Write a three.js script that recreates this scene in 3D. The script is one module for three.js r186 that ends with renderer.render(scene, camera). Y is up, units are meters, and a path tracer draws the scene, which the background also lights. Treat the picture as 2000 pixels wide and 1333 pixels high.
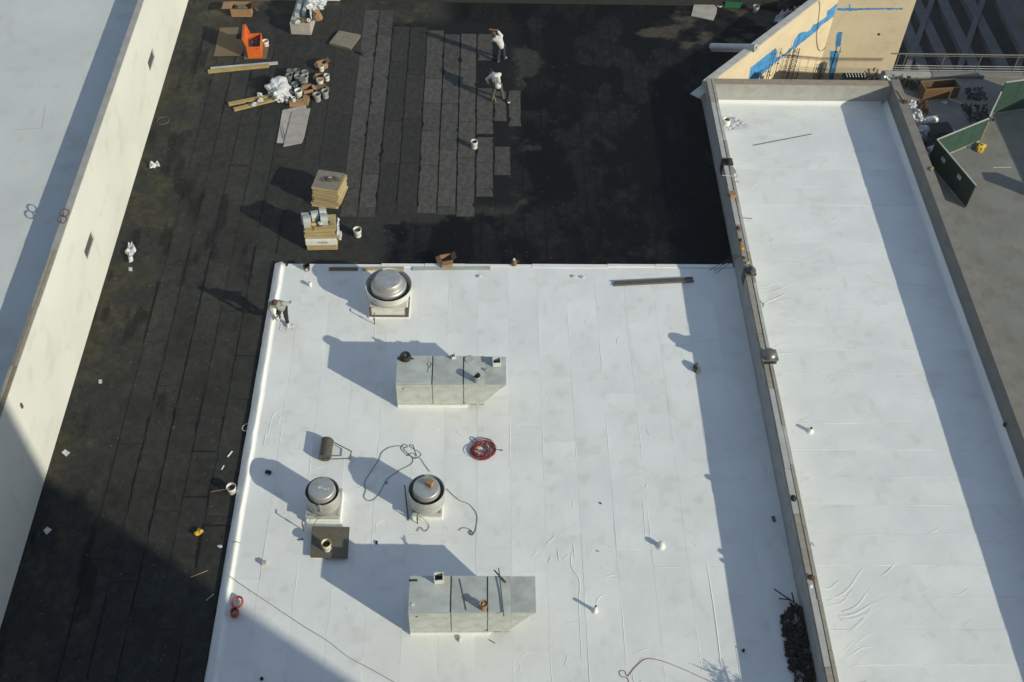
import * as THREE from 'three';
import { RoundedBoxGeometry } from 'three/addons/geometries/RoundedBoxGeometry.js';
import { mergeGeometries, mergeVertices } from 'three/addons/utils/BufferGeometryUtils.js';
import { MarchingCubes } from 'three/addons/objects/MarchingCubes.js';

// ---------------------------------------------------------------- camera, sky, sun, exposure
const V = (x, y, z) => new THREE.Vector3(x, y, z);
const scene = new THREE.Scene();
const EYE = V(0, 32, 0), FOCAL = 2193.75;
const camera = new THREE.PerspectiveCamera(2 * Math.atan(666.5 / FOCAL) * 180 / Math.PI, 1024 / 682, 0.5, 2000);
camera.position.copy(EYE);
camera.rotation.set(-0.8742554, -0.0424298, 0.0381598, 'YXZ');
scene.add(camera);

const renderer = new THREE.WebGLRenderer({ antialias: true });
renderer.toneMapping = THREE.LinearToneMapping;
renderer.toneMappingExposure = 1.02;
renderer.shadowMap.enabled = true;
renderer.shadowMap.type = THREE.PCFSoftShadowMap;

const SUN = V(1.95, 1, 1.3).normalize();
const sun = new THREE.DirectionalLight(new THREE.Color().setRGB(1, 0.96, 0.78), 4.15);
sun.position.copy(SUN).multiplyScalar(160).add(V(0, 0, -28));
sun.target.position.set(0, 0, -28);
sun.castShadow = true;
sun.shadow.radius = 1;
sun.shadow.mapSize.set(4096, 4096);
Object.assign(sun.shadow.camera, { left: -60, right: 60, top: 60, bottom: -60, near: 1, far: 400 });
scene.add(sun, sun.target);

{ // clear morning sky, computed: deep blue overhead, paler towards the horizon
  const W = 128, H = 64, d = new Float32Array(W * H * 4);
  for (let j = 0; j < H; j++) for (let i = 0; i < W; i++) {
    const el = ((j + 0.5) / H - 0.5) * Math.PI, s = Math.max(0, Math.sin(el)), k = Math.pow(1 - s, 2.2), o = (j * W + i) * 4;
    const az = ((i + 0.5) / W - 0.5) * 2 * Math.PI, dx = Math.cos(el) * Math.cos(az), dz = Math.cos(el) * Math.sin(az);
    const c = dx * SUN.x + Math.sin(el) * SUN.y + dz * SUN.z, g = 0.5 * Math.pow(Math.max(0, c), 24) + 0.12 * Math.pow(Math.max(0, c), 4);
    d[o] = 0.185 + 0.38 * k + g; d[o + 1] = 0.265 + 0.37 * k + g * 0.95; d[o + 2] = 0.40 + 0.32 * k + g * 0.8; d[o + 3] = 1;
  }
  const sky = new THREE.DataTexture(d, W, H, THREE.RGBAFormat, THREE.FloatType);
  sky.mapping = THREE.EquirectangularReflectionMapping; sky.magFilter = THREE.LinearFilter; sky.needsUpdate = true;
  scene.background = sky; scene.environment = sky; scene.environmentIntensity = 1;
}

scene.fog = new THREE.FogExp2(0xc9d2dc, 0.0004);   // thin fog added to lift the blacks, in place of the window glass veil

// ---------------------------------------------------------------- surveying: a pixel of the photograph -> a point on a real plane
const RX = [0.99961394, 0.00560322, 0.02721344], RY = [0.02447618, -0.64110116, -0.76706598], RZ = [0.01314853, 0.76743593, -0.6409908];
const ray = (px, py) => { const c = [px - 1000, py - 666.5, FOCAL], f = (r) => r[0] * c[0] + r[1] * c[1] + r[2] * c[2]; return V(f(RX), f(RY), f(RZ)); };
const at = (px, py, h = 0) => { const r = ray(px, py); return r.multiplyScalar((h - EYE.y) / r.y).add(EYE); };
const onPlane = (px, py, p0, n) => { const r = ray(px, py), t = p0.clone().sub(EYE).dot(n) / r.dot(n); return r.multiplyScalar(t).add(EYE); };

// ---------------------------------------------------------------- random, noise, textures
let seedState = 7;
const seed = (n) => { seedState = n * 7919 + 13; };
const rnd = () => { seedState = (seedState + 0x6d2b79f5) | 0; let t = Math.imul(seedState ^ (seedState >>> 15), 1 | seedState); t = (t + Math.imul(t ^ (t >>> 7), 61 | t)) ^ t; return ((t ^ (t >>> 14)) >>> 0) / 4294967296; };
const rr = (a, b) => a + (b - a) * rnd();
const hash = (x, y, s) => { let h = Math.imul(x, 374761393) ^ Math.imul(y, 668265263) ^ Math.imul(s + 11, 2147483647); h = Math.imul(h ^ (h >>> 13), 1274126177); return ((h ^ (h >>> 16)) >>> 0) / 4294967296; };
const sm = (t) => t * t * (3 - 2 * t), mod = (a, n) => ((a % n) + n) % n;
function noise(x, y, s = 0, p = 4096) { // value noise, period p
  const i = Math.floor(x), j = Math.floor(y), u = sm(x - i), v = sm(y - j), h = (a, b) => hash(mod(a, p), mod(b, p), s);
  return (h(i, j) * (1 - u) + h(i + 1, j) * u) * (1 - v) + (h(i, j + 1) * (1 - u) + h(i + 1, j + 1) * u) * v;
}
const fbm = (x, y, s, oct = 4, p = 4096) => { let a = 0, w = 0.5, t = 0; for (let k = 0; k < oct; k++) { a += w * noise(x, y, s + k, p); t += w; x *= 2; y *= 2; p *= 2; w *= 0.5; } return a / t; };
const step = (a, b, x) => sm(Math.min(1, Math.max(0, (x - a) / (b - a))));
const enc = (c) => { c = Math.min(1, Math.max(0, c)); return Math.round(255 * (c <= 0.0031308 ? c * 12.92 : 1.055 * Math.pow(c, 1 / 2.4) - 0.055)); };
function texture(w, h, fn, { linear = false, wrap = true } = {}) { // fn(u, v) -> linear grey or [r, g, b]
  const d = new Uint8Array(w * h * 4);
  for (let j = 0; j < h; j++) for (let i = 0; i < w; i++) {
    const c = fn((i + 0.5) / w, (j + 0.5) / h), o = (j * w + i) * 4, a = Array.isArray(c) ? c : [c, c, c];
    for (let k = 0; k < 3; k++) d[o + k] = linear ? Math.round(255 * Math.min(1, Math.max(0, a[k]))) : enc(a[k]);
    d[o + 3] = 255;
  }
  const t = new THREE.DataTexture(d, w, h, THREE.RGBAFormat);
  if (!linear) t.colorSpace = THREE.SRGBColorSpace;
  t.magFilter = THREE.LinearFilter; t.minFilter = THREE.LinearMipmapLinearFilter; t.generateMipmaps = true;
  if (wrap) t.wrapS = t.wrapT = THREE.RepeatWrapping;
  t.needsUpdate = true;
  return t;
}
const scaled = (t, m) => { const c = t.clone(); c.repeat.set(1 / m, 1 / m); c.needsUpdate = true; return c; };  // one repeat every m metres
const GRAIN = texture(512, 512, (u, v) => 0.62 + 0.3 * fbm(u * 8, v * 8, 1, 5, 8) + 0.16 * noise(u * 200, v * 200, 9, 200));
const STAIN = texture(512, 512, (u, v) => {
  const a = fbm(u * 5, v * 5, 21, 6, 5), b = step(0.50, 0.80, fbm(u * 7, v * 7, 33, 5, 7)), s = step(0.80, 0.86, noise(u * 90, v * 90, 5, 90)) * step(0.5, 0.7, noise(u * 7, v * 7, 3, 7));
  const g = 0.76 + 0.30 * a - 0.10 * b - 0.14 * s + 0.05 * (noise(u * 256, v * 256, 4, 256) - 0.5); return [g, g * (1 - 0.05 * b), g * (1 - 0.12 * b)];
});
const WOOD = texture(512, 256, (u, v) => {
  const g = fbm(u * 4, v * 40 + 2 * noise(u * 3, v * 4, 2, 4), 41, 3, 40), f = noise(u * 20, v * 120, 44, 120); return [0.66 + 0.4 * g, 0.64 + 0.38 * g, 0.58 + 0.36 * g].map((x) => x * (0.88 + 0.16 * f));
});
const COARSE = texture(512, 512, (u, v) => 0.4 + 0.7 * fbm(u * 16, v * 16, 61, 5, 16) + 0.2 * (noise(u * 256, v * 256, 8, 256) - 0.5));
const BUMP = texture(512, 512, (u, v) => fbm(u * 10, v * 10, 71, 6, 10), { linear: true });
const ROLLBUMP = texture(512, 512, (u, v) => 0.95 * fbm(u * 5, v * 5, 75, 3, 5) + 0.05 * noise(u * 40, v * 40, 3, 40), { linear: true });
// white membrane: scuffed, foot-trodden grey
const MEMBRANE = texture(1024, 1024, (u, v) => {
  const a = fbm(u * 6, v * 6, 81, 5, 6), sc = step(0.58, 0.78, fbm(u * 18, v * 18, 85, 4, 18)), sp = step(0.79, 0.83, noise(u * 170, v * 170, 5, 170)) * step(0.5, 0.7, noise(u * 14, v * 14, 6, 14));
  const g = 0.885 + 0.16 * a - 0.06 * sc - 0.05 * sp; return [g, g * (1 - 0.012 * sc), g * (1 - 0.035 * sc)];
});
const M = {};
function mat(rgb, rough = 0.8, { tex = GRAIN, m = 1.5, metal = 0, bump = null, bs = 0.004, bm = 1, ...more } = {}) {
  const o = { color: new THREE.Color().setRGB(...rgb), roughness: rough, metalness: metal, ...more }, dull = more.specularIntensity !== undefined;
  if (tex) o.map = scaled(tex, m);
  if (bump) { o.bumpMap = scaled(bump, bm); o.bumpScale = bs; }
  return dull ? new THREE.MeshPhysicalMaterial(o) : new THREE.MeshStandardMaterial(o);
}
Object.assign(M, {
  white: mat([0.80, 0.81, 0.79], 0.62, { tex: MEMBRANE, m: 7.3, bump: ROLLBUMP, bs: 0.012, bm: 3.1 }),
  whiteB: mat([0.79, 0.80, 0.782], 0.62, { tex: MEMBRANE, m: 8.9, bump: ROLLBUMP, bs: 0.012, bm: 3.7 }),
  whiteC: mat([0.81, 0.817, 0.797], 0.62, { tex: MEMBRANE, m: 6.1, bump: ROLLBUMP, bs: 0.012, bm: 2.7 }),
  oldWhite: mat([0.60, 0.62, 0.60], 0.8, { tex: MEMBRANE, m: 9.7, bump: ROLLBUMP, bs: 0.01, bm: 3.5 }),
  cream: mat([0.69, 0.69, 0.63], 0.85, { tex: MEMBRANE, m: 11.3 }),
  coping: mat([0.50, 0.49, 0.46], 0.8, { tex: STAIN, m: 1.7 }),
  copingPale: mat([0.40, 0.385, 0.36], 0.8, { tex: STAIN, m: 1.7 }),
  copingWood: mat([0.30, 0.25, 0.20], 0.85, { tex: WOOD, m: 1.1 }),
  oldWood: mat([0.36, 0.33, 0.27], 0.85, { tex: STAIN, m: 0.9 }),
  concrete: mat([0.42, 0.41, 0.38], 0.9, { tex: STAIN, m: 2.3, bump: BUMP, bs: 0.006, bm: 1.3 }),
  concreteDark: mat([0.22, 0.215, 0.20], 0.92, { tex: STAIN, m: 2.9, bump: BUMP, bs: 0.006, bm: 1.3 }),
  flashing: mat([0.36, 0.38, 0.37], 0.75, { tex: STAIN, m: 2.1 }),
  beige: mat([0.69, 0.57, 0.39], 0.9, { tex: MEMBRANE, m: 5.1, bump: BUMP, bs: 0.003, bm: 0.8 }),
  beigeB: mat([0.71, 0.59, 0.41], 0.9, { tex: MEMBRANE, m: 6.3, bump: BUMP, bs: 0.003, bm: 0.8 }),
  blue: mat([0.075, 0.33, 0.70], 0.75, { tex: COARSE, m: 2.6 }),
  galv: mat([0.55, 0.58, 0.545], 0.55, { tex: STAIN, m: 1.9, metal: 0.1 }),
  galvB: mat([0.50, 0.53, 0.505], 0.55, { tex: STAIN, m: 1.5, metal: 0.1 }),
  galvSide: mat([0.55, 0.58, 0.545], 0.55, { tex: STAIN, m: 1.3, metal: 0.1 }),
  seam: mat([0.07, 0.07, 0.065], 0.8, { m: 0.5 }),
  alu: mat([0.56, 0.56, 0.54], 0.46, { tex: STAIN, m: 1.1, metal: 0.6 }),
  aluRough: mat([0.56, 0.56, 0.53], 0.5, { tex: STAIN, m: 0.8, metal: 0.45 }),
  fanWhite: mat([0.66, 0.65, 0.60], 0.55, { tex: STAIN, m: 1.4 }),
  dark: mat([0.025, 0.025, 0.024], 0.8, { m: 0.4 }),
  black: mat([0.014, 0.014, 0.014], 0.6, { m: 0.3 }),
  rust: mat([0.17, 0.075, 0.035], 0.9, { tex: COARSE, m: 0.5 }),
  brownMetal: mat([0.13, 0.10, 0.08], 0.75, { tex: COARSE, m: 0.6 }),
  rustPlate: mat([0.16, 0.145, 0.11], 0.75, { tex: STAIN, m: 0.7, metal: 0.2 }),
  steel: mat([0.16, 0.16, 0.155], 0.5, { tex: STAIN, m: 0.6, metal: 0.5 }),
  roller: mat([0.13, 0.125, 0.10], 0.6, { tex: COARSE, m: 0.5, metal: 0.3 }),
  plastic: mat([0.76, 0.76, 0.73], 0.4, { tex: STAIN, m: 0.5 }),
  bucketGrey: mat([0.36, 0.37, 0.36], 0.5, { tex: STAIN, m: 0.4 }),
  bucketDirty: mat([0.20, 0.21, 0.19], 0.6, { tex: COARSE, m: 0.4 }),
  tarIn: mat([0.10, 0.055, 0.02], 0.4, { tex: COARSE, m: 0.3 }),
  film: mat([0.66, 0.66, 0.69], 0.3, { m: 0.4 }),
  filmDim: mat([0.55, 0.58, 0.57], 0.5, { m: 0.4 }),
  card: mat([0.36, 0.215, 0.11], 0.9, { m: 0.4 }),
  cardDark: mat([0.21, 0.125, 0.065], 0.9, { m: 0.4 }),
  board: mat([0.55, 0.45, 0.26], 0.9, { tex: WOOD, m: 0.9 }),
  boardB: mat([0.48, 0.38, 0.21], 0.9, { tex: WOOD, m: 0.8 }),
  boardTop: mat([0.235, 0.21, 0.165], 0.9, { tex: STAIN, m: 0.9 }),
  lumber: mat([0.42, 0.32, 0.145], 0.85, { tex: WOOD, m: 0.9 }),
  ply: mat([0.19, 0.145, 0.09], 0.88, { tex: WOOD, m: 1.1 }),
  sheet: mat([0.40, 0.37, 0.335], 0.8, { tex: STAIN, m: 1.3 }),
  sheetB: mat([0.46, 0.43, 0.39], 0.8, { tex: STAIN, m: 1.7 }),
  orange: mat([0.72, 0.145, 0.02], 0.5, { tex: STAIN, m: 0.9 }),
  orangeHose: mat([0.50, 0.115, 0.055], 0.55, { m: 0.3 }),
  redHose: mat([0.36, 0.035, 0.035], 0.5, { tex: COARSE, m: 0.4 }),
  greyHose: mat([0.22, 0.22, 0.24], 0.5, { m: 0.3 }),
  redWire: mat([0.30, 0.09, 0.08], 0.6, { m: 0.3 }),
  cable: mat([0.12, 0.12, 0.115], 0.6, { m: 0.3 }),
  rope: mat([0.22, 0.205, 0.17], 0.8, { m: 0.2 }),
  green: mat([0.030, 0.075, 0.052], 0.6, { tex: STAIN, m: 1.3 }),
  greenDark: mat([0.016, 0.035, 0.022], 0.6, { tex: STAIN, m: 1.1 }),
  greenPlastic: mat([0.02, 0.17, 0.075], 0.5, { tex: STAIN, m: 0.6 }),
  yellow: mat([0.62, 0.40, 0.03], 0.5, { tex: STAIN, m: 0.4 }),
  bluePlastic: mat([0.03, 0.09, 0.36], 0.45, { m: 0.3 }),
  planter: mat([0.17, 0.085, 0.03], 0.85, { tex: WOOD, m: 1.2 }),
  brownLeaf: mat([0.075, 0.055, 0.035], 0.9, { tex: COARSE, m: 0.2 }),
  leaf: mat([0.05, 0.075, 0.025], 0.9, { tex: COARSE, m: 0.2 }),
  skin: mat([0.24, 0.11, 0.065], 0.6, { m: 0.3 }),
  hair: mat([0.018, 0.013, 0.010], 0.8, { m: 0.1 }),
  cap: mat([0.10, 0.055, 0.04], 0.85, { m: 0.2 }),
  shirtGrey: mat([0.40, 0.40, 0.36], 0.9, { tex: COARSE, m: 0.8 }),
  shirtWhite: mat([0.70, 0.70, 0.66], 0.9, { m: 0.5 }),
  shirtStripe: mat([0.12, 0.12, 0.125], 0.9, { m: 0.5 }),
  jeans: mat([0.035, 0.045, 0.075], 0.9, { m: 0.3 }),
  trousers: mat([0.02, 0.019, 0.021], 0.9, { m: 0.3 }),
  trousersGrey: mat([0.11, 0.105, 0.095], 0.9, { m: 0.3 }),
  shoeTan: mat([0.40, 0.32, 0.21], 0.8, { m: 0.2 }),
  shoeWhite: mat([0.68, 0.66, 0.61], 0.7, { m: 0.2 }),
  shoeBrown: mat([0.22, 0.10, 0.05], 0.8, { m: 0.2 }),
  eye: mat([0.02, 0.015, 0.012], 0.3, { tex: null }),
  beam: mat([0.16, 0.165, 0.17], 0.8, { tex: STAIN, m: 3.1 }),
  pit: mat([0.045, 0.044, 0.043], 0.95, { tex: COARSE, m: 4 }),
  towerWall: mat([0.35, 0.34, 0.32], 0.85, { tex: STAIN, m: 5 }),
  towerGlass: mat([0.03, 0.04, 0.05], 0.1, { tex: null }),
});

// ---------------------------------------------------------------- geometry helpers
function metreUV(g) { // uv in metres, projected along each face's main direction
  g = g.index ? g.toNonIndexed() : g;
  const p = g.attributes.position, uv = new Float32Array(p.count * 2), a = V(), b = V(), c = V(), n = V();
  for (let i = 0; i < p.count; i += 3) {
    a.fromBufferAttribute(p, i); b.fromBufferAttribute(p, i + 1); c.fromBufferAttribute(p, i + 2);
    n.subVectors(b, a).cross(c.clone().sub(a)); const x = Math.abs(n.x), y = Math.abs(n.y), z = Math.abs(n.z);
    [a, b, c].forEach((q, k) => { const o = (i + k) * 2; if (y >= x && y >= z) { uv[o] = q.x; uv[o + 1] = q.z; } else if (x >= z) { uv[o] = q.z; uv[o + 1] = q.y; } else { uv[o] = q.x; uv[o + 1] = q.y; } });
  }
  g.setAttribute('uv', new THREE.BufferAttribute(uv, 2));
  for (const k of Object.keys(g.attributes)) if (!['position', 'normal', 'uv'].includes(k)) g.deleteAttribute(k);
  return g;
}
const merge = (list) => mergeGeometries(list.map((g) => { g = g.index ? g.toNonIndexed() : g; for (const k of Object.keys(g.attributes)) if (!['position', 'normal'].includes(k)) g.deleteAttribute(k); if (!g.attributes.normal) g.computeVertexNormals(); return g; }));
const box = (w, h, d, x = 0, y = 0, z = 0, r = 0) => (r ? new RoundedBoxGeometry(w, h, d, 1, Math.min(r, w / 2.1, h / 2.1, d / 2.1)) : new THREE.BoxGeometry(w, h, d)).translate(x, y + h / 2, z);  // y is the underside
const cyl = (r0, r1, h, x = 0, y = 0, z = 0, n = 24) => new THREE.CylinderGeometry(r1, r0, h, n).translate(x, y + h / 2, z);
const lathe = (pts, n = 36) => new THREE.LatheGeometry(pts.map(([r, y]) => new THREE.Vector2(r, y)), n);
function bar(a, b, r, n = 8, r2 = r) { const d = b.clone().sub(a), g = new THREE.CylinderGeometry(r2, r, d.length(), n); g.translate(0, d.length() / 2, 0); g.applyQuaternion(new THREE.Quaternion().setFromUnitVectors(V(0, 1, 0), d.normalize())); return g.translate(a.x, a.y, a.z); }
const tube = (pts, r, seg = 0, n = 6, closed = false) => new THREE.TubeGeometry(new THREE.CatmullRomCurve3(pts, closed, 'centripetal'), seg || pts.length * 6, r, n, closed);
function prism(pts, y0, y1) { // pts are [x, z]
  const s = new THREE.Shape(pts.map(([x, z]) => new THREE.Vector2(x, -z)));
  return new THREE.ExtrudeGeometry(s, { depth: y1 - y0, bevelEnabled: false }).rotateX(-Math.PI / 2).translate(0, y0, 0);
}
const used = new Map();
function numbered(name) { const k = used.get(name) || 0; used.set(name, k + 1); return k ? `${name}_${String(k).padStart(3, '0')}` : name; }
function tag(o, label, category, group) { o.userData.label = label; o.userData.category = category; if (group) o.userData.group = group; return o; }
function mesh(name, g, m, parent) { const o = new THREE.Mesh(metreUV(Array.isArray(g) ? merge(g) : g), m); o.name = name; o.castShadow = o.receiveShadow = true; parent.add(o); return o; }
const part = (t, name, g, m) => mesh(name, g, m, t);
function thing(name, label, category, [x, y, z] = [0, 0, 0], turn = 0, group) { const o = new THREE.Group(); o.name = numbered(name); o.position.set(x, y, z); o.rotation.y = turn; scene.add(o); return tag(o, label, category, group); }
function solo(name, label, category, g, m, pos = [0, 0, 0], turn = 0, group) { const o = mesh(numbered(name), g, m, scene); o.position.set(...pos); o.rotation.y = turn; return tag(o, label, category, group); }
function struct(name, g, m) { const o = mesh(numbered(name), g, m, scene); o.userData.kind = 'structure'; return o; }
const xz = (p) => [p.x, p.z];
function copyOf(o, label, p, turn = 0) { const c = o.clone(); c.name = numbered(o.name.replace(/_\d\d\d$/, '')); c.position.copy(p); c.rotation.y = turn; c.userData = { ...o.userData, label }; scene.add(c); return c; }

// ---------------------------------------------------------------- the setting: roofs
const BH = -0.1;                    // old black roof; the new white roof is 0
const LW = -14.55;                  // face of the tall cream wall on the left
const PX0 = 10.0, PX1 = 10.36;      // parapet between the white roof and the side roof
const RW0 = 18.42, RW1 = 18.8;      // parapet right of the side roof
const FZ = -40.98;                  // face of the parapet at the far end of the side roof
const REAR = -48.75;

// diagonal wall of the light well
const D0 = V(10.12, 0, -41.15), Dd = V(6.31, 0, -6.82).normalize(), Dn = V(-Dd.z, 0, Dd.x); // Dn faces the camera side
if (Dn.z < 0) Dn.negate();
const CORNER = onPlane(1637, 2, D0, Dn), TANX = onPlane(1790, 1, V(0, 0, CORNER.z), V(0, 0, 1)).x;

struct('ground', new THREE.PlaneGeometry(900, 900).rotateX(-Math.PI / 2).translate(0, -18, -30), mat([0.045, 0.045, 0.044], 0.95, { tex: COARSE, m: 6 }));

// old black roof: felt, tar and dust, one survey of the whole roof
const OLDROOF = texture(1024, 1664, (u, v) => {
  const x = u < 0.5 ? u * 32 : u * 32 - 32, z = (v - 1) * 52;
  const n = fbm(x * 0.9 + 40, z * 0.9 + 90, 101, 5), f = fbm(x * 5 + 70, z * 5 + 30, 111, 4), fine = noise(x * 22 + 500, z * 22 + 800, 3), n2 = fbm(x * 0.45 + 80, z * 0.45 + 30, 121, 4);
  let c = [0.037, 0.037, 0.0335].map((q) => q * (0.5 + 0.6 * f + 0.5 * n));
  const mix = (d, t) => { c = c.map((q, k) => q + (d[k] - q) * t); };
  const left = 1 - step(-9.2, -8.4, x + (n - 0.5) * 0.6);
  mix([0.052, 0.050, 0.036].map((q) => q * (0.55 + 0.8 * f)), left * step(0.46, 0.66, n) * (1 - step(-12.9, -11.2, x + (n2 - 0.5) * 2)) * 0.9);     // lichen and dust along the wall foot
  mix([0.011, 0.0105, 0.010], left * 0.75 * step(0.62, 0.74, fbm(x * 1.6 + 11, z * 0.5 + 5, 131, 5)) * 0.8);                                               // long tar streaks
  // fresh black tar over the right of the roof and the strip before the white roof, worn through in places
  const edge = x - 1.3 - 1.3 * Math.sin(z * 0.55) * 0.5 + (n - 0.5) * 5;
  const tar = Math.max(step(0, 0.7, edge + (z < -43.5 ? -0.6 : 0)), step(0.0, 0.6, z + 33.6 + (n - 0.5) * 3.0 + (f - 0.5)) * step(-4.2, -3.4, x + (f - 0.5)), step(0, 0.8, -44.9 - z + (n - 0.5) * 1.5) * step(-2.5, -1.0, x));
  const worn = step(0.54, 0.68, fbm(x * 0.8 + 3, z * 0.7 + 61, 141, 5)) * (0.5 + 0.7 * f);
  mix([0.0036, 0.0042, 0.0058].map((q) => q * (0.6 + 0.8 * f)), tar);
  const streak = fbm(x * 1.15 + 33, z * 0.33 + 7, 145, 4), lap = step(0.90, 0.97, mod(x + 0.03 * f, 0.88) / 0.88);
  mix([0.025, 0.0245, 0.0235].map((q) => q * (0.3 + 1.1 * f)), tar * Math.max(worn * 0.62, step(0.55, 0.68, streak) * 0.4) * (1 - lap * 0.8));
  if (x > -5.6 && x < 1.9 && z < -33.6) mix([0.012, 0.012, 0.0122], step(-5.6, -5.3, x) * (1 - step(1.2, 1.9, x + (f - 0.5))) * (1 - step(-34.4, -33.6, z)) * step(-47.6, -46.6, z));   // tar in the joints under the felt
  const dust = step(0.50, 0.64, fbm(x * 0.7 + 20, z * 1.1 + 44, 151, 5));
  mix([0.085, 0.077, 0.052].map((q) => q * (0.5 + 0.8 * f)), dust * (1 - step(-47.9, -46.3, z + (n - 0.5) * 2)) * (1 - step(-3.4, -2.2, x)) * (1 - step(-13, -15, x)));
  mix([0.065, 0.058, 0.042].map((q) => q * (0.5 + 0.8 * f)), dust * step(6.2, 8, x + (n - 0.5) * 2) * (1 - step(-45.8, -44.6, z + (n - 0.5) * 2)));
  if (hash(Math.floor(u * 1024), Math.floor(v * 1664), 77) > 0.9993) mix([0.3, 0.27, 0.2], 0.8);                                                  // grit and chips
  return c.map((q) => q * (0.82 + 0.36 * fine));
});
{
  const t = OLDROOF.clone(); t.repeat.set(1 / 32, 1 / 52); t.needsUpdate = true;
  const m = new THREE.MeshPhysicalMaterial({ map: t, roughness: 0.9, specularIntensity: 0.2, bumpMap: scaled(BUMP, 2.1), bumpScale: 0.012 });
  const tinted = (k) => { const q = m.clone(); q.color.setScalar(k); return q; };
  const d0 = D0.clone().addScaledVector(Dn, -0.2), c0 = d0.clone().addScaledVector(Dd, (REAR - 0.3 - d0.z) / Dd.z);
  const roof = struct('black_roof', prism([[LW - 0.3, REAR - 0.3], [c0.x, c0.z], [d0.x, d0.z], [PX0, -40.95], [PX0, 2], [LW - 0.3, 2]].map((p) => p), -18, BH), m);
  // felt strips, ragged along their edges, laid end to end
  const felts = [[0.106, 0.101, 0.091], [0.092, 0.088, 0.080], [0.117, 0.111, 0.100], [0.083, 0.079, 0.072], [0.099, 0.096, 0.089]].map((c) => mat(c, 0.9, { tex: COARSE, m: 1.9, bump: BUMP, bs: 0.012, bm: 0.9, specularIntensity: 0.35 }));
  const darks = [[0.052, 0.050, 0.045], [0.046, 0.045, 0.041], [0.057, 0.054, 0.048]].map((c) => mat(c, 0.9, { tex: COARSE, m: 1.7, bump: BUMP, bs: 0.01, bm: 0.9, specularIntensity: 0.35 }));
  const dirty = [0.95, 1.03, 1.1, 1.0].map(tinted);
  function strip(x0, x1, z0, z1, mats, lo = 1.5, hi = 4.4, ragged = 0.03) {
    for (let z = z0; z < z1 - 0.3;) {
      const e = Math.min(z1, z + rr(lo, hi)), L = [], R = [], tilt = rr(-0.008, 0.008);
      for (let q = z + 0.012; q < e - 0.012; q += rr(0.14, 0.3)) {
        L.push([x0 + 0.016 + rr(0, ragged) + (rnd() < 0.06 ? rr(0.03, 0.09) : 0), q]); R.push([x1 - 0.014 - rr(0, ragged) - (rnd() < 0.09 ? rr(0.03, 0.10) : 0), q]);
      }
      const q = e - rr(0.010, 0.028); L.push([x0 + 0.02, q]); R.push([x1 - 0.02, q + tilt]);
      if (L.length > 2) part(roof, 'felt_strip', prism([...L, ...R.reverse()], BH - 0.004, BH + rr(0.010, 0.018)), mats[Math.floor(rnd() * mats.length)]);
      z = e;
    }
  }
  seed(3);
  const X = (px) => at(px, 200, BH).x, Z = (py) => at(900, py, BH).z;
  [[690, 722, 22, 426], [722, 754, 22, 426]].forEach(([a, b, y0, y1]) => strip(X(a), X(b), Z(y0), Z(y1), felts));
  [[826, 862, 60, 418], [862, 896, 68, 420], [896, 930, 66, 424]].forEach(([a, b, y0, y1]) => strip(X(a), X(b), Z(y0), Z(y1), felts));
  [[930, 964, 66, 118], [930, 964, 172, 262], [930, 964, 268, 385], [964, 990, 178, 236], [964, 996, 286, 342], [992, 1018, 176, 246]].forEach(([a, b, y0, y1]) => strip(X(a), X(b), Z(y0), Z(y1), felts, 1.4, 3, 0.05));
  [[608, 640, 14, 300], [640, 690, 14, 330], [754, 790, 54, 424], [790, 826, 54, 424]].forEach(([a, b, y0, y1]) => strip(X(a), X(b), Z(y0), Z(y1), darks, 2.2, 5, 0.012));
  [[650, 690, 420, 470], [754, 800, 428, 440]].forEach(([a, b, y0, y1]) => strip(X(a), X(b), Z(y0), Z(y1), darks, 1, 2, 0.06));
  for (let k = 0; k < 6; k++) strip(-13.3 + k * 0.86, -13.3 + (k + 1) * 0.86, -47.4 + rr(0, 2.5), k < 1 ? -36 : -12, dirty, 2.5, 6, 0.03);
  const tarred = mat([0.018, 0.0178, 0.017], 0.75, { tex: COARSE, m: 0.7, specularIntensity: 0.35 });
  for (let k = 0; k < 7; k++) for (let z = -46; z < -13;) { // tar brushed along and across the old joints
    const l = rr(0.8, 4.2), x = -13.3 + k * 0.86, keep = rnd() < (z > -33 ? 0.5 : 0.2), a = [], b = [];
    if (keep && !(k === 0 && z > -37)) { for (let q = 0; q <= l + 0.01; q += 0.22) { const w = rr(0.006, 0.032) + (rnd() < 0.10 ? 0.05 : 0); a.push([x - w + rr(-0.01, 0.01), z + q]); b.push([x + w * rr(0.5, 1.1), z + q]); } part(roof, 'tar_joint', prism([...a, ...b.reverse()], BH + 0.004, BH + 0.0195), tarred); }
    if (k < 6 && k && rnd() < (z > -33 ? 0.2 : 0.1)) { const c = [], d = []; for (let q = 0; q <= 0.8; q += 0.16) { const w = rr(0.012, 0.05); c.push([x + q, z - w]); d.push([x + q, z + w]); } part(roof, 'tar_joint', prism([...c.reverse(), ...d], BH + 0.004, BH + 0.021), tarred); }
    z += l + rr(0.1, 0.9);
  }
  // grit and roofing chips lying about: nobody could count them
  const chips = [];
  seed(5);
  for (let k = 0; k < 330; k++) { const s = rr(0.010, 0.024), near = rnd() < 0.5; chips.push(new THREE.TetrahedronGeometry(s).rotateX(rr(0, 6)).rotateY(rr(0, 6)).translate(near ? rr(-14.3, -8.3) : rr(-8, 9.8), BH + s * 0.4, near ? rr(-47.5, -12) : rr(-48, -30.8))); }
  const ch = part(roof, 'roofing_chip', chips, mat([0.30, 0.26, 0.19], 0.9)); ch.userData.kind = 'stuff';
}

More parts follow.
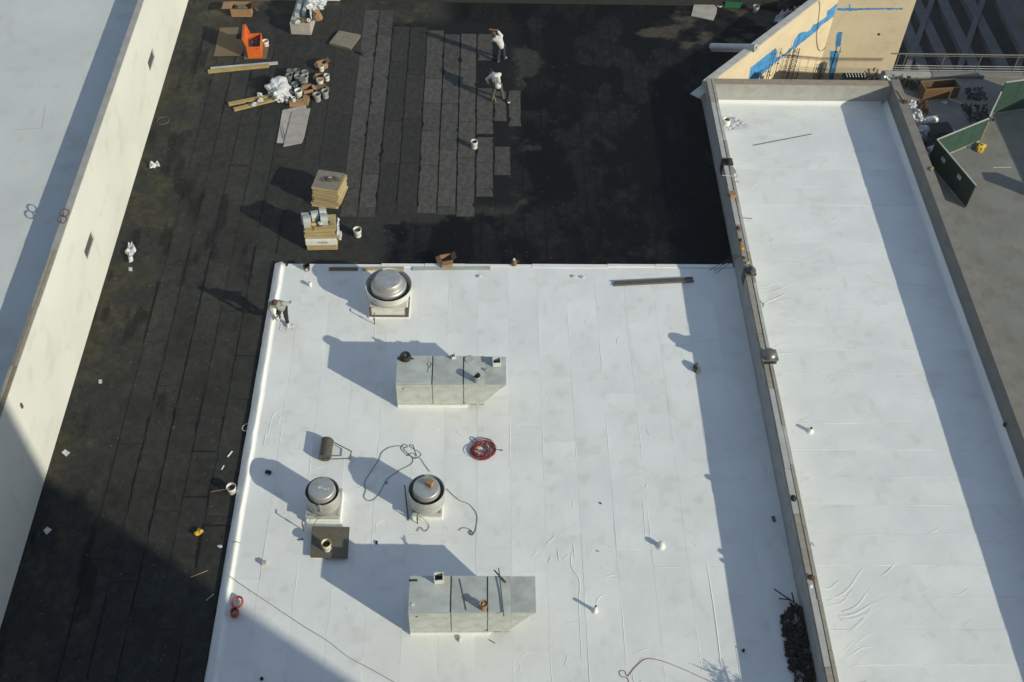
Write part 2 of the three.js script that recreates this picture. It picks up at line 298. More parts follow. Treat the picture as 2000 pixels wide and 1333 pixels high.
// membrane: sheets with slightly rippled tops, welded laps and creases
function sheetGeo(x0, x1, z0, z1, y, s, amp, fx = 1, fz = 1) {
  const nx = Math.max(2, Math.round((x1 - x0) / 0.16)), nz = Math.max(2, Math.round((z1 - z0) / 0.16)), pos = [], idx = [];
  for (let j = 0; j <= nz; j++) for (let i = 0; i <= nx; i++) {
    const x = x0 + (x1 - x0) * i / nx, z = z0 + (z1 - z0) * j / nz, e = Math.min(i, nx - i, j, nz - j) === 0 ? 0.002 : 0;
    pos.push(x, y + amp * (fbm(x * fx + 50, z * fz + 90, s, 3) - 0.5) * (e ? 0.4 : 1), z);
  }
  for (let j = 0; j < nz; j++) for (let i = 0; i < nx; i++) { const a = j * (nx + 1) + i, b = a + 1, c = a + nx + 1, d = c + 1; idx.push(a, c, b, b, c, d); }
  const g = new THREE.BufferGeometry(); g.setAttribute('position', new THREE.Float32BufferAttribute(pos, 3)); g.setIndex(idx); g.computeVertexNormals();
  const sk = [], V4 = (a, b) => sk.push(a[0], a[1], a[2], a[0], -0.03, a[2], b[0], b[1], b[2], b[0], b[1], b[2], a[0], -0.03, a[2], b[0], -0.03, b[2]);
  const at3 = (i, j) => { const o = (j * (nx + 1) + i) * 3; return pos.slice(o, o + 3); };
  for (let i = 0; i < nx; i++) { V4(at3(i, nz), at3(i + 1, nz)); V4(at3(i + 1, 0), at3(i, 0)); }
  for (let j = 0; j < nz; j++) { V4(at3(0, j), at3(0, j + 1)); V4(at3(nx, j + 1), at3(nx, j)); }
  const k = new THREE.BufferGeometry(); k.setAttribute('position', new THREE.Float32BufferAttribute(sk, 3)); k.computeVertexNormals();
  return merge([g, k]);
}
function ridge(pts, w, h) { // a crease or welded lap standing a little proud
  const pos = [], idx = [], prof = [[-1, -0.3], [-0.55, 0.55], [0, 1], [0.55, 0.55], [1, -0.3]], n = pts.length;
  pts.forEach((p, i) => {
    const a = pts[Math.max(0, i - 1)], b = pts[Math.min(n - 1, i + 1)], dx = b[0] - a[0], dz = b[1] - a[1], l = Math.hypot(dx, dz) || 1, k = Math.min(1, 0.15 + 3 * Math.min(i, n - 1 - i) / n);
    prof.forEach(([s, q]) => pos.push(p[0] - dz / l * w * s, 0.004 + h * q * k, p[1] + dx / l * w * s));
  });
  for (let i = 0; i < n - 1; i++) for (let k = 0; k < 4; k++) { const a = i * 5 + k; idx.push(a, a + 1, a + 5, a + 1, a + 6, a + 5); }
  const g = new THREE.BufferGeometry(); g.setAttribute('position', new THREE.Float32BufferAttribute(pos, 3)); g.setIndex(idx); g.computeVertexNormals(); return g;
}
function crease(x, z, len, ang, bend = 0.06) { const n = 7, p = []; for (let i = 0; i < n; i++) { const t = i / (n - 1) - 0.5; p.push([x + Math.cos(ang) * len * t + bend * Math.sin(t * 5 + x) * Math.sin(ang), z + Math.sin(ang) * len * t + bend * Math.sin(t * 5 + z) * Math.cos(ang)]); } return p; }
const WM = [M.white, M.whiteB, M.whiteC];
{
  const roof = struct('white_roof', prism([[-8.0, -30.5], [PX0, -30.62], [PX0, 2], [-8.0, 2]], BH + 0.002, -0.012), M.white);
  seed(11);
  const cre = [];
  for (let k = 0, x = -7.75; x < 9.9; k++) {
    const w = Math.min(k ? 1.13 : 0.85, 9.99 - x), cuts = [-30.5, rr(-27, -22), rr(-20, -16), 1.9];
    for (let i = 0; i < 3; i++) part(roof, 'membrane_sheet', sheetGeo(x + 0.0015, x + w - 0.0015, cuts[i] + 0.002, cuts[i + 1] - 0.002, rr(0, 0.005), 200 + k, 0.012, 0.9, 0.5), WM[Math.floor(rnd() * 3)]);
    for (let z = -30; z < -12;) { const l = rr(0.7, 3.2); if (rnd() < 0.62) { const p = []; for (let q = 0; q <= 8; q++) p.push([x + rr(-0.008, 0.008), z + l * q / 8]); cre.push(ridge(p, rr(0.010, 0.018), rr(0.003, 0.008))); } z += l + rr(0.1, 1.6); }
    for (const z of cuts.slice(1, 3)) cre.push(ridge([[x, z], [x + w * 0.5, z + 0.01], [x + w, z]], 0.015, 0.006));
    x += w;
  }
  for (let k = 0; k < 50; k++) cre.push(ridge(crease(rr(-7.3, 7.6), rr(-30, -13), rr(0.12, 0.5), Math.PI / 2 + rr(-0.5, 0.5)), rr(0.010, 0.018), rr(0.004, 0.010)));
  for (let k = 0; k < 40; k++) cre.push(ridge(crease(rr(-7.3, 7.6), rr(-30, -13), rr(0.2, 0.8), rr(-0.3, 0.3)), 0.014, rr(0.004, 0.008)));
  const path = (list) => list.map(([a, b]) => xz(at(a, b))), run = (list, w = 0.016, h = 0.010) => { const c = new THREE.CatmullRomCurve3(path(list).map(([a, b]) => V(a, 0, b))); cre.push(ridge(c.getPoints(14).map(xz), w, h)); };
  run([[1122, 1070], [1115, 1092], [1117, 1110], [1131, 1132], [1131, 1180], [1136, 1290]]); run([[1119, 1060], [1123, 1090]]); run([[1089, 1075], [1092, 1098]]); run([[1076, 1088], [1072, 1100]]); run([[1148, 1066], [1147, 1080]]);
  run([[735, 1050], [735, 1024], [745, 1018], [757, 1012]]); run([[1164, 1185], [1167, 1172], [1182, 1160]]); run([[1178, 1129], [1190, 1126], [1206, 1122]]); run([[1118, 970], [1120, 1000]]); run([[1252, 935], [1262, 1066]], 0.014, 0.01);
  run([[545, 800], [533, 812], [528, 826]]); run([[548, 812], [541, 832]]); run([[530, 820], [523, 850]]); run([[520, 845], [515, 870]]); run([[1380, 1095], [1398, 1215], [1412, 1330]], 0.02, 0.012); run([[770, 660], [778, 650]]); run([[733, 640], [731, 665]]); run([[1265, 945], [1260, 955]]);
  const c = part(roof, 'membrane_crease', cre, M.whiteC); c.userData.kind = 'stuff';
}
{ // membrane rolled over a kerb along the left edge of the white roof
  const pos = [], idx = [], n = 150, prof = [[-0.385, -0.11], [-0.38, -0.01], [-0.33, 0.03], [-0.25, 0.068], [-0.17, 0.10], [-0.12, 0.112], [-0.085, 0.10], [-0.055, 0.05], [-0.02, 0.012], [0.03, 0.003]];
  for (let i = 0; i <= n; i++) { const z = -30.62 + (32.6) * i / n; prof.forEach(([x, y], k) => { const w = fbm(z * 1.6 + 20, k * 0.5, 301, 3) - 0.5; pos.push(-7.72 + x + w * 0.05, y + (k && y > 0.02 ? w * 0.05 : 0), z); }); }
  const q = prof.length;
  for (let i = 0; i < n; i++) for (let k = 0; k < q - 1; k++) { const a = i * q + k; idx.push(a, a + q, a + 1, a + 1, a + q, a + q + 1); }
  for (let k = 1; k < q - 1; k++) idx.push(0, k, k + 1);
  const g = new THREE.BufferGeometry(); g.setAttribute('position', new THREE.Float32BufferAttribute(pos, 3)); g.setIndex(idx); g.computeVertexNormals();
  solo('roof_kerb', 'rounded kerb wrapped in white membrane along the left edge of the white roof', 'kerb', g, M.whiteC);
  const t = thing('membrane_lap', 'low white upturned edge of membrane between the white roof and the black roof', 'roof edge');
  seed(14);
  for (let x = -7.6, k = 0; x < 9.7; k++) { const l = rr(1.2, 3.4), e = Math.min(9.95, x + l); part(t, 'lap_piece', box(e - x - 0.01, 0.05 + rr(0, 0.035), 0.13 + rr(0, 0.08), (x + e) / 2, -0.05, -30.52 - (x + 8) * 0.009 + rr(-0.02, 0.02), 0.015), WM[k % 3]); x = e; }
}
{
  const roof = struct('side_roof', prism([[PX1 - 0.02, FZ], [RW0, FZ], [RW0, 2], [PX1 - 0.02, 2]], -18, -0.012), M.white);
  seed(17);
  const cre = [];
  for (let z = FZ + 0.02, k = 0; z < 1; k++) {
    const e = z + 1.12;
    part(roof, 'membrane_sheet', sheetGeo(PX1, RW0 - 0.02, z + 0.002, e - 0.002, rr(0, 0.005), 400 + k, 0.02, 0.7, 1.1), WM[Math.floor(rnd() * 3)]);
    if (e < -11) {
      for (let x = PX1 + 0.1; x < 18;) { const l = rr(0.8, 3), m = Math.min(18.1, x + l); if (rnd() < 0.72) { const p = []; for (let q = 0; q <= 8; q++) p.push([x + (m - x) * q / 8, e + rr(-0.008, 0.008)]); cre.push(ridge(p, 0.018, rr(0.004, 0.008))); } x = m + rr(0.1, 1); }
      for (let q = 0; q < 3; q++) if (rnd() < 0.7) cre.push(ridge(crease(rr(10.7, 18), e + rr(-0.3, 0.15), rr(0.15, 1.1), -rr(0.1, 0.7), 0.04), rr(0.014, 0.026), rr(0.003, 0.008)));
    }
    z = e;
  }
  for (let q = 0; q < 15; q++) { const l = rr(0.7, 2.2); cre.push(ridge(crease(PX1 + 0.3 + l / 2 + rr(0, 0.6), rr(-17, -12.8), l, -rr(0.1, 0.65), 0.10), rr(0.03, 0.055), rr(0.003, 0.009))); }
  for (let q = 0; q < 14; q++) { const l = rr(0.7, 1.6); cre.push(ridge(crease(PX1 + 0.3 + l / 2, rr(-30, -26), l, -rr(0.1, 0.4), 0.08), rr(0.02, 0.035), rr(0.004, 0.009))); }
  const c = part(roof, 'membrane_crease', cre, M.whiteC); c.userData.kind = 'stuff';
  // membrane turned up the right-hand and far walls
  const up = (p) => { const s = new THREE.Shape([[0, 0], [0.22, 0], [0.22, 0.24], [0.20, 0.24], [0.15, 0.10], [0.08, 0.03]].map(([a, b]) => new THREE.Vector2(a, b))); return new THREE.ExtrudeGeometry(s, { depth: p, bevelEnabled: false }); };
  part(roof, 'membrane_upturn', up(43).translate(RW0 - 0.222, 0, FZ), M.whiteB);
  part(roof, 'membrane_upturn', up(RW0 - PX1 - 0.23).scale(1, 0.6, 0.998).rotateY(Math.PI / 2).translate(PX1, 0.003, FZ + 0.222).scale(1, 1, 1), M.whiteB);
}
struct('left_roof', prism([[-60, -62], [LW - 0.22, -62], [LW - 0.22, 2], [-60, 2]], 2.9, 3.4), M.oldWhite);
struct('terrace', prism([[RW1, -43.5], [44, -43.5], [44, 2], [RW1, 2]], -18, 0), mat([0.225, 0.222, 0.20], 0.92, { tex: STAIN, m: 4.1, bump: BUMP, bs: 0.008, bm: 1.7 }));

// ---------------------------------------------------------------- walls and parapets
{
  const t = thing('left_wall', 'tall cream painted wall with two small openings along the left side of the black roof', 'wall');
  const w = (list) => list.map(([a, b]) => { const p = onPlane(a, b, V(LW, 0, 0), V(1, 0, 0)); return [-p.z, p.y]; });
  const s = new THREE.Shape([[50, -2], [50, 4.05], [-2, 4.05], [-2, -2]].map(([a, b]) => new THREE.Vector2(a, b)));
  const holes = [w([[297.7, 93.5], [302.4, 112.6], [292.8, 140.3], [287.6, 121.3]]), w([[177, 450], [184, 468], [170, 508], [164, 489]])].map((h) => {
    const zs = [Math.min(...h.map((p) => p[0])), Math.max(...h.map((p) => p[0]))], ys = [Math.min(...h.map((p) => p[1])), Math.max(...h.map((p) => p[1]))];
    const cz = (zs[0] + zs[1]) / 2, hz = (zs[1] - zs[0]) / 2, cy = (ys[0] + ys[1]) / 2, hy = (ys[1] - ys[0]) / 2 * 0.9;
    s.holes.push(new THREE.Path([[cz - hz, cy - hy], [cz + hz, cy - hy], [cz + hz, cy + hy], [cz - hz, cy + hy]].map(([a, b]) => new THREE.Vector2(a, b))));
    return [cz, hz, cy, hy];
  });
  part(t, 'wall_face', new THREE.ExtrudeGeometry(s, { depth: 0.23, bevelEnabled: false }).rotateY(Math.PI / 2).translate(LW - 0.23, 0, 0), M.cream);
  for (const [cz, hz, cy, hy] of holes) {
    const v = part(t, 'vent_opening', box(0.03, hy * 2, hz * 2, LW - 0.16, cy - hy, -cz), M.brownMetal);
    for (let k = 0; k < 4; k++) part(v, 'louvre', box(0.10, 0.02, hz * 2, 0, 0, 0).rotateZ(-0.6).translate(LW - 0.09, cy - hy + hy * 2 * (k + 0.5) / 4, -cz), M.steel);
    part(v, 'vent_sill', box(0.13, 0.03, hz * 2, LW - 0.075, cy - hy, -cz), M.coping);
  }
  const split = onPlane(113, 490, V(LW, 4, 0), V(1, 0, 0)).z;
  seed(19);
  for (let z = -49.9; z < split - 0.1;) { const l = Math.min(3.05, split - z); part(t, 'coping_panel', box(0.26, 0.05, l - 0.008, LW - 0.118, 4.05, z + l / 2, 0.01), M.copingPale); z += l; }
  for (let z = split; z < 2;) { const l = rr(2.2, 3.4); for (const [x, q] of [[-0.185, 0.10], [-0.06, 0.12]]) part(t, 'coping_board', box(q, 0.035 + rr(0, 0.02), l - 0.01, LW + x + rr(-0.01, 0.01), 4.05, z + l / 2, 0.006), rnd() < 0.6 ? M.copingWood : M.oldWood); z += l; }
}
{
  const t = thing('rear_parapet', 'low parapet across the far end of the black roof, cream on its left part', 'parapet');
  part(t, 'painted_face', box(7.4, 1.0, 0.3, LW + 3.75, BH - 0.2, REAR - 0.15), M.cream);
  part(t, 'bitumen_face', box(24, 1.0, 0.3, LW + 7.45 + 12, BH - 0.2, REAR - 0.152), mat([0.03, 0.03, 0.029], 0.9, { tex: COARSE, m: 1.1 }));
}
{
  const t = thing('centre_parapet', 'long parapet with grey metal side and worn timber top between white roof and side roof', 'parapet');
  part(t, 'wall_core', box(PX1 - PX0 - 0.03, 3.2, 43.1, (PX0 + PX1) / 2 + 0.005, -2.1, -19.6), M.flashing);
  seed(23);
  for (let z = -41.15; z < 1.8;) { const l = rr(2.4, 3.1); part(t, 'flashing_panel', box(0.014, 1.1 + rr(0, 0.02), l - 0.006, PX0 + 0.006, BH + 0.06, z + l / 2, 0.004), M.flashing); z += l; }
  for (let z = -41.2; z < 1.8;) { const l = rr(1.6, 3.6); part(t, 'top_board', box(0.20, 0.035 + rr(0, 0.015), l - 0.015, PX0 + 0.115 + rr(-0.01, 0.01), 1.1, z + l / 2, 0.006), rnd() < 0.35 ? M.oldWood : M.coping); z += l; }
  for (let z = -41.2; z < 1.8;) { const l = rr(1.2, 3.0); part(t, 'top_batten', box(0.12, 0.05 + rr(0, 0.02), l - 0.02, PX0 + 0.295 + rr(-0.008, 0.008), 1.1, z + l / 2, 0.006), [M.oldWood, M.coping, M.oldWood][Math.floor(rnd() * 3)]); z += l; }
}
{
  const t = thing('far_parapet', 'stained concrete parapet across the far end of the side roof', 'parapet');
  part(t, 'wall_face', box(RW1 - PX1 - 0.004, 3.2, 0.36, (RW1 + PX1) / 2 + 0.002, -2.2, FZ - 0.18, 0.012), M.concrete);
  part(t, 'coping', box(RW1 - PX1 - 0.01, 0.03, 0.40, (RW1 + PX1) / 2, 1.0, FZ - 0.185, 0.008), mat([0.36, 0.30, 0.225], 0.9, { tex: STAIN, m: 1.7 }));
}
{
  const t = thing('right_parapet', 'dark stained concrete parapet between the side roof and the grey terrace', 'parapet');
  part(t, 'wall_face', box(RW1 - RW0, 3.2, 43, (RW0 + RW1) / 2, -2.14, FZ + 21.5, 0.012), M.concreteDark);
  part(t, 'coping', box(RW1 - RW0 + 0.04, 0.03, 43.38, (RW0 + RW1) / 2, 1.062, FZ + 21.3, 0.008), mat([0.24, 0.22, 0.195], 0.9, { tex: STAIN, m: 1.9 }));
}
{ // beige walls of the light well beyond the far parapet, patched in blue
  const t = thing('beige_wall', 'beige rendered wall with blue painted patches behind the far parapet', 'wall');
  const len = CORNER.clone().sub(D0).setY(0).length(), ang = Math.atan2(-Dd.z, Dd.x);
  const along = (g) => g.rotateY(ang).translate(D0.x, 0, D0.z);   // local x runs along the wall, local z towards the camera
  part(t, 'angled_face', along(box(len, 16.8, 0.3, len / 2, -16, -0.15)), M.beige);
  part(t, 'square_face', box(TANX - CORNER.x, 16.8, 0.3, (TANX + CORNER.x) / 2, -16, CORNER.z - 0.15), M.beigeB);
  seed(29);
  for (let x = 0; x < len - 0.05;) { const l = Math.min(rr(1.6, 2.6), len - x); part(t, 'coping_stone', along(box(l - 0.012, 0.09, 0.36, x + l / 2, 0.8, -0.14, 0.015)), M.coping); x += l; }
  part(t, 'coping_stone', box(TANX - CORNER.x, 0.09, 0.36, (TANX + CORNER.x) / 2 + 0.02, 0.8, CORNER.z - 0.14, 0.015), M.coping);
  const patch = (list, angled) => { // paint: a skin 3 mm thick on the render
    const n = angled ? Dn : V(0, 0, 1), p0 = angled ? D0 : V(0, 0, CORNER.z), ux = angled ? Dd : V(1, 0, 0), o = angled ? D0 : V(CORNER.x, 0, CORNER.z);
    const v2 = list.map(([a, b]) => { const p = onPlane(a, b, p0, n).sub(o); return new THREE.Vector2(p.dot(ux), p.y); }), rag = [];
    v2.forEach((p, i) => { const q = v2[(i + 1) % v2.length], c = Math.max(1, Math.round(p.distanceTo(q) / 0.12)); for (let k = 0; k < c; k++) rag.push(p.clone().lerp(q, k / c).add(new THREE.Vector2(rr(-0.022, 0.022), rr(-0.022, 0.022)))); });
    const s = new THREE.Shape(rag);
    const g = new THREE.ExtrudeGeometry(s, { depth: 0.004, bevelEnabled: false });
    part(t, 'blue_patch', angled ? along(g.translate(0, 0, 0.001)) : g.translate(o.x, 0, o.z + 0.001), M.blue);
  };
  const q = (l) => l.map(([a, b]) => [1340 + a / 4.348, b / 4.348]);
  patch(q([[525, 720], [548, 575], [760, 408], [775, 425], [768, 485], [815, 478], [905, 395], [925, 335], [960, 285], [1010, 265], [1015, 278], [1060, 250], [1085, 205], [1115, 198], [1195, 140], [1200, 95], [1298, 18], [1272, 128], [1150, 215], [1120, 255], [1000, 350], [900, 425], [820, 488], [755, 535], [690, 590], [640, 640], [580, 700], [572, 722]]), true);
  patch(q([[1128, 545], [1172, 535], [1170, 562], [1120, 590]]), true);
  patch(q([[1284, 70], [1385, 68], [1388, 35], [1396, 36], [1396, 68], [1845, 68], [1845, 80], [1470, 84], [1400, 92], [1282, 85]]), false);
  patch(q([[1290, 270], [1331, 270], [1312, 398], [1268, 398], [1280, 305]]), false);
  patch(q([[1225, 432], [1298, 432], [1285, 530], [1245, 700], [1240, 714], [1212, 714], [1222, 560]]), false);
  part(t, 'loose_cable', tube(q([[1132, 8], [1138, 60], [1125, 180], [1112, 300], [1118, 390], [1140, 432], [1170, 420], [1225, 345], [1250, 230], [1268, 140], [1290, 40]]).map(([a, b]) => onPlane(a, b, D0.clone().addScaledVector(Dn, 0.03), Dn)), 0.014, 60), M.cable);
  part(t, 'wall_hole', cyl(0.07, 0.07, 0.012, 0, 0, 0, 14).rotateX(Math.PI / 2).translate(0, 0, 0).translate(...onPlane(1717, 67, V(0, 0, CORNER.z), V(0, 0, 1)).toArray()), M.dark);
}
struct('pit_floor', prism([[8, -90], [60, -90], [60, -41.3], [8, -41.3]], -10.4, -10), M.pit);
{ // dark open framework in the pit
  const t = thing('steel_lattice', 'dim grey criss-cross framework of beams in the dark pit beyond the railing', 'framework');
  const bm = (ax, ay, bx, by, w, y) => { const A = at(1760 + ax / 7.84, ay / 7.84, y), B = at(1760 + bx / 7.84, by / 7.84, y), d = B.clone().sub(A), e = d.clone().multiplyScalar(0.35); A.sub(e); B.add(e); const l = A.distanceTo(B), g = box(l, 0.4, w, 0, -0.4, 0, 0.02); g.rotateY(Math.atan2(-(B.z - A.z), B.x - A.x)); part(t, 'beam', g.translate((A.x + B.x) / 2, y, (A.z + B.z) / 2), M.beam); };
  for (const [a, b, c, d] of [[0, 150, 330, 1000], [260, 60, 760, 1100], [640, 0, 1150, 1050], [1060, 0, 1640, 1130], [1540, 0, 1960, 820]]) bm(a, b, c, d, 0.62, -5);
  for (const [a, b, c, d] of [[480, 0, 150, 900], [1260, 0, 880, 1100], [2040, 300, 1760, 1130]]) bm(a, b, c, d, 0.3, -4.93);
}
// outside the picture, but their shade falls into it: the tower that the view is taken from, and a block added on the right to darken the pit
{
  const k = Math.atan2(1.3, 1.95), ex = -7.2 + (15.9 + 8) * Math.cos(k) / Math.sin(k);
  const t = thing('tower', 'tall concrete office tower rising behind the viewpoint with bands of windows', 'building');
  part(t, 'wall', box(90, 88, 30, ex - 45, -18, 23), M.towerWall);
  for (let f = 0; f < 20; f++) part(t, 'window_band', box(88, 1.7, 0.2, ex - 45, -14 + f * 4.2, 7.94), M.towerGlass);
}
{
  const b = thing('pit_shade_block', 'unseen grey block added to shade the pit beyond the railing', 'building');
  part(b, 'wall', box(20, 34, 40, 44, -18, -64.2), M.concreteDark);
  part(b, 'roof', box(20.4, 0.2, 40.4, 44, 16, -64.2), M.concrete);
}

{ // terrace: wall outside the picture, kerb and railing
  const w = thing('terrace_wall', 'plain concrete wall along the right side of the terrace', 'wall');
  part(w, 'wall_face', box(0.3, 2.7, 17.4, 28.75, 0, -30.5, 0.02), M.concrete);
  part(w, 'coping', box(0.4, 0.08, 17.5, 28.75, 2.7, -30.5, 0.02), M.coping);
  const c = thing('added_cabinet', 'unseen grey cabinet added on the terrace for its shadow', 'cabinet', [24.25, 0, -34.55]);  // unseen box, invented to cast the pointed shadow on the terrace floor
  part(c, 'body', box(0.7, 1.15, 0.5, 0, 0.08, 0, 0.02), M.galvB); part(c, 'plinth', box(0.74, 0.08, 0.54), M.concrete); part(c, 'door', box(0.6, 0.95, 0.02, 0, 0.18, 0.255, 0.005), M.galv);
  const k = thing('terrace_kerb', 'pale concrete kerb under the railing at the far edge of the terrace', 'kerb');
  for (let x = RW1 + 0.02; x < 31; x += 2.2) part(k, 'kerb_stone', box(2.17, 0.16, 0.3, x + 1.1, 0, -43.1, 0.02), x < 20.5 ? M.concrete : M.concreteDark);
  const r = thing('railing', 'thin metal railing with three low wires at the far edge of the terrace', 'railing');
  const zr = -43.28, P = (px, py) => onPlane(px, py, V(0, 0, zr), V(0, 0, 1)), top = P(1846, 106).y;
  part(r, 'top_rail', bar(V(P(1741, 105).x, top, zr), V(31, top, zr), 0.035, 10), mat([0.17, 0.165, 0.13], 0.6, { m: 0.4 }));
  part(r, 'under_rail', bar(V(P(1768, 109).x, top - 0.11, zr), V(31, top - 0.11, zr), 0.018, 8), M.steel);
  const pm = mat([0.22, 0.20, 0.15], 0.65, { m: 0.4 });
  for (const px of [1757, 1771, 1847, 1919, 1992, 2066]) part(r, 'post', bar(V(P(px, 108).x, 0.05, zr), V(P(px, 108).x, top, zr), 0.024, 8), pm);
  for (const y of [0.20, 0.33, 0.46]) part(r, 'wire', bar(V(P(1743, 110).x, y, zr), V(31, y, zr), 0.014, 6), M.aluRough);
}
// ---------------------------------------------------------------- builders of things that repeat
function bucket(label, p, { r = 0.15, h = 0.36, m = M.plastic, inside = M.tarIn, fill = 0.5, turn = 0, tilt = 0, group = 'buckets on the roofs', handle = true } = {}) {
  const t = thing('bucket', label, 'bucket', p.toArray(), turn, group);
  const a = r * 0.86;
  const pts = [[0.001, 0], [a, 0], [a + 0.004, 0.01], [r * 0.985, h * 0.78], [r * 1.06, h * 0.79], [r * 1.06, h * 0.82], [r * 0.99, h * 0.83], [r, h * 0.97], [r * 1.07, h * 0.975], [r * 1.07, h], [r * 0.96, h], [r * 0.95, h * 0.96], [a * 0.96, 0.02], [0.001, 0.02]];
  part(t, 'body', lathe(pts, 28), m);
  if (fill) part(t, 'contents', cyl(a, a + (r - a) * fill * 0.9, h * fill, 0, 0.021, 0, 24), inside);
  if (handle) { const q = []; for (let i = 0; i <= 10; i++) { const u = Math.PI * i / 10; q.push(V(Math.cos(u) * r * 1.06, h * 0.8 - Math.sin(u) * h * 0.32, Math.sin(u) * r * 1.12)); } part(t, 'handle', tube(q, 0.005, 20, 5), M.steel); }
  t.rotation.z = tilt;
  return t;
}
function carton(label, p, w, h, d, turn, { m = M.card, open = 1, group, name = 'cardboard_box' } = {}) {
  const t = thing(name, label, 'box', p.toArray(), turn, group), k = 0.012;
  part(t, 'side', [box(w, h, k, 0, 0, d / 2 - k / 2), box(w, h, k, 0, 0, -d / 2 + k / 2), box(k, h, d - 2 * k, w / 2 - k / 2), box(k, h, d - 2 * k, -w / 2 + k / 2), box(w - 2 * k, k, d - 2 * k, 0, 0.002)], m);
  if (open) for (const [dx, dz, len, dep] of [[1, 0, d, w], [-1, 0, d, w], [0, 1, w, d], [0, -1, w, d]]) {
    const f = box(dep * 0.42, 0.008, len * 0.97, dep * 0.21), a = rr(-0.9, 0.7);
    part(t, 'flap', f.rotateZ(a).rotateY(dx ? (dx > 0 ? 0 : Math.PI) : (dz > 0 ? -Math.PI / 2 : Math.PI / 2)).translate(dx * w / 2, h - 0.003, dz * d / 2), rnd() < 0.5 ? m : M.cardDark);
  } else part(t, 'lid', box(w + 0.01, 0.01, d + 0.01, 0, h), m);
  return t;
}
function crumple(rx, ry, rz, s, det = 4, amp = 0.45) { // crushed film or cloth, resting on y = 0
  const g = mergeVertices(new THREE.IcosahedronGeometry(1, det).deleteAttribute('uv').deleteAttribute('normal')), p = g.attributes.position;
  for (let i = 0; i < p.count; i++) {
    const x = p.getX(i), y = p.getY(i), z = p.getZ(i), n = fbm(x * 1.6 + 30 + y, z * 1.6 + 30 - y, s, 3), f = Math.abs(noise(x * 4 + 50 + y * 3, z * 4 + 70 + y * 2, s + 9) - 0.5), f2 = det > 6 ? Math.abs(noise(x * 8 + 50 + y * 7, z * 8 + 70 - y * 6, s + 19) - 0.5) : 0, k = 1 + amp * (n - 0.5) * 2 - amp * 0.6 * f - amp * 0.55 * f2;
    p.setXYZ(i, x * rx * k, Math.max(0, (y + 0.35) / 1.35) * ry * (0.5 + n), z * rz * k);
  }
  const o = g.toNonIndexed(); o.computeVertexNormals(); return o;
}
function cloth(poly, s, amp = 0.05, base = 0.01) { // crumpled sheet over a polygon [x, z]
  const cx = poly.reduce((a, p) => a + p[0], 0) / poly.length, cz = poly.reduce((a, p) => a + p[1], 0) / poly.length, pos = [], idx = [], R = 6, per = 4, pts = [];
  poly.forEach((p, i) => { const q = poly[(i + 1) % poly.length]; for (let k = 0; k < per; k++) pts.push([p[0] + (q[0] - p[0]) * k / per, p[1] + (q[1] - p[1]) * k / per]); });
  const n = pts.length;
  for (let j = 0; j <= R; j++) for (let i = 0; i < n; i++) { const t = j / R, x = cx + (pts[i][0] - cx) * t, z = cz + (pts[i][1] - cz) * t; pos.push(x, base + amp * Math.abs(noise(x * 7 + 90, z * 7 + 90, s) - 0.45) * (1.3 - 0.8 * t) * 2 + amp * 0.6 * noise(x * 17 + 9, z * 17 + 9, s + 3), z); }
  for (let j = 0; j < R; j++) for (let i = 0; i < n; i++) { const a = j * n + i, b = j * n + (i + 1) % n; idx.push(a, b, a + n, b, b + n, a + n); }
  const up = new THREE.BufferGeometry(); up.setAttribute('position', new THREE.Float32BufferAttribute(pos, 3)); up.setIndex(idx); up.computeVertexNormals();
  const o = up.toNonIndexed(); o.computeVertexNormals();
  if (o.attributes.normal.getY(0) < 0) { const f = new THREE.BufferGeometry(); f.setAttribute('position', new THREE.Float32BufferAttribute(pos, 3)); f.setIndex(idx.map((_, i) => idx[i - (i % 3) + 2 - (i % 3)])); const q = f.toNonIndexed(); q.computeVertexNormals(); return q; }
  return o;
}
const pxCloth = (list, h, s, amp) => cloth(list.map(([a, b]) => xz(at(a, b, h))), s, amp, h + 0.01);
function boardThing(name, label, cat, px, h, th, m, group) { return solo(name, label, cat, prism(px.map(([a, b]) => xz(at(a, b, h + th))), h, h + th), m, [0, 0, 0], 0, group); }

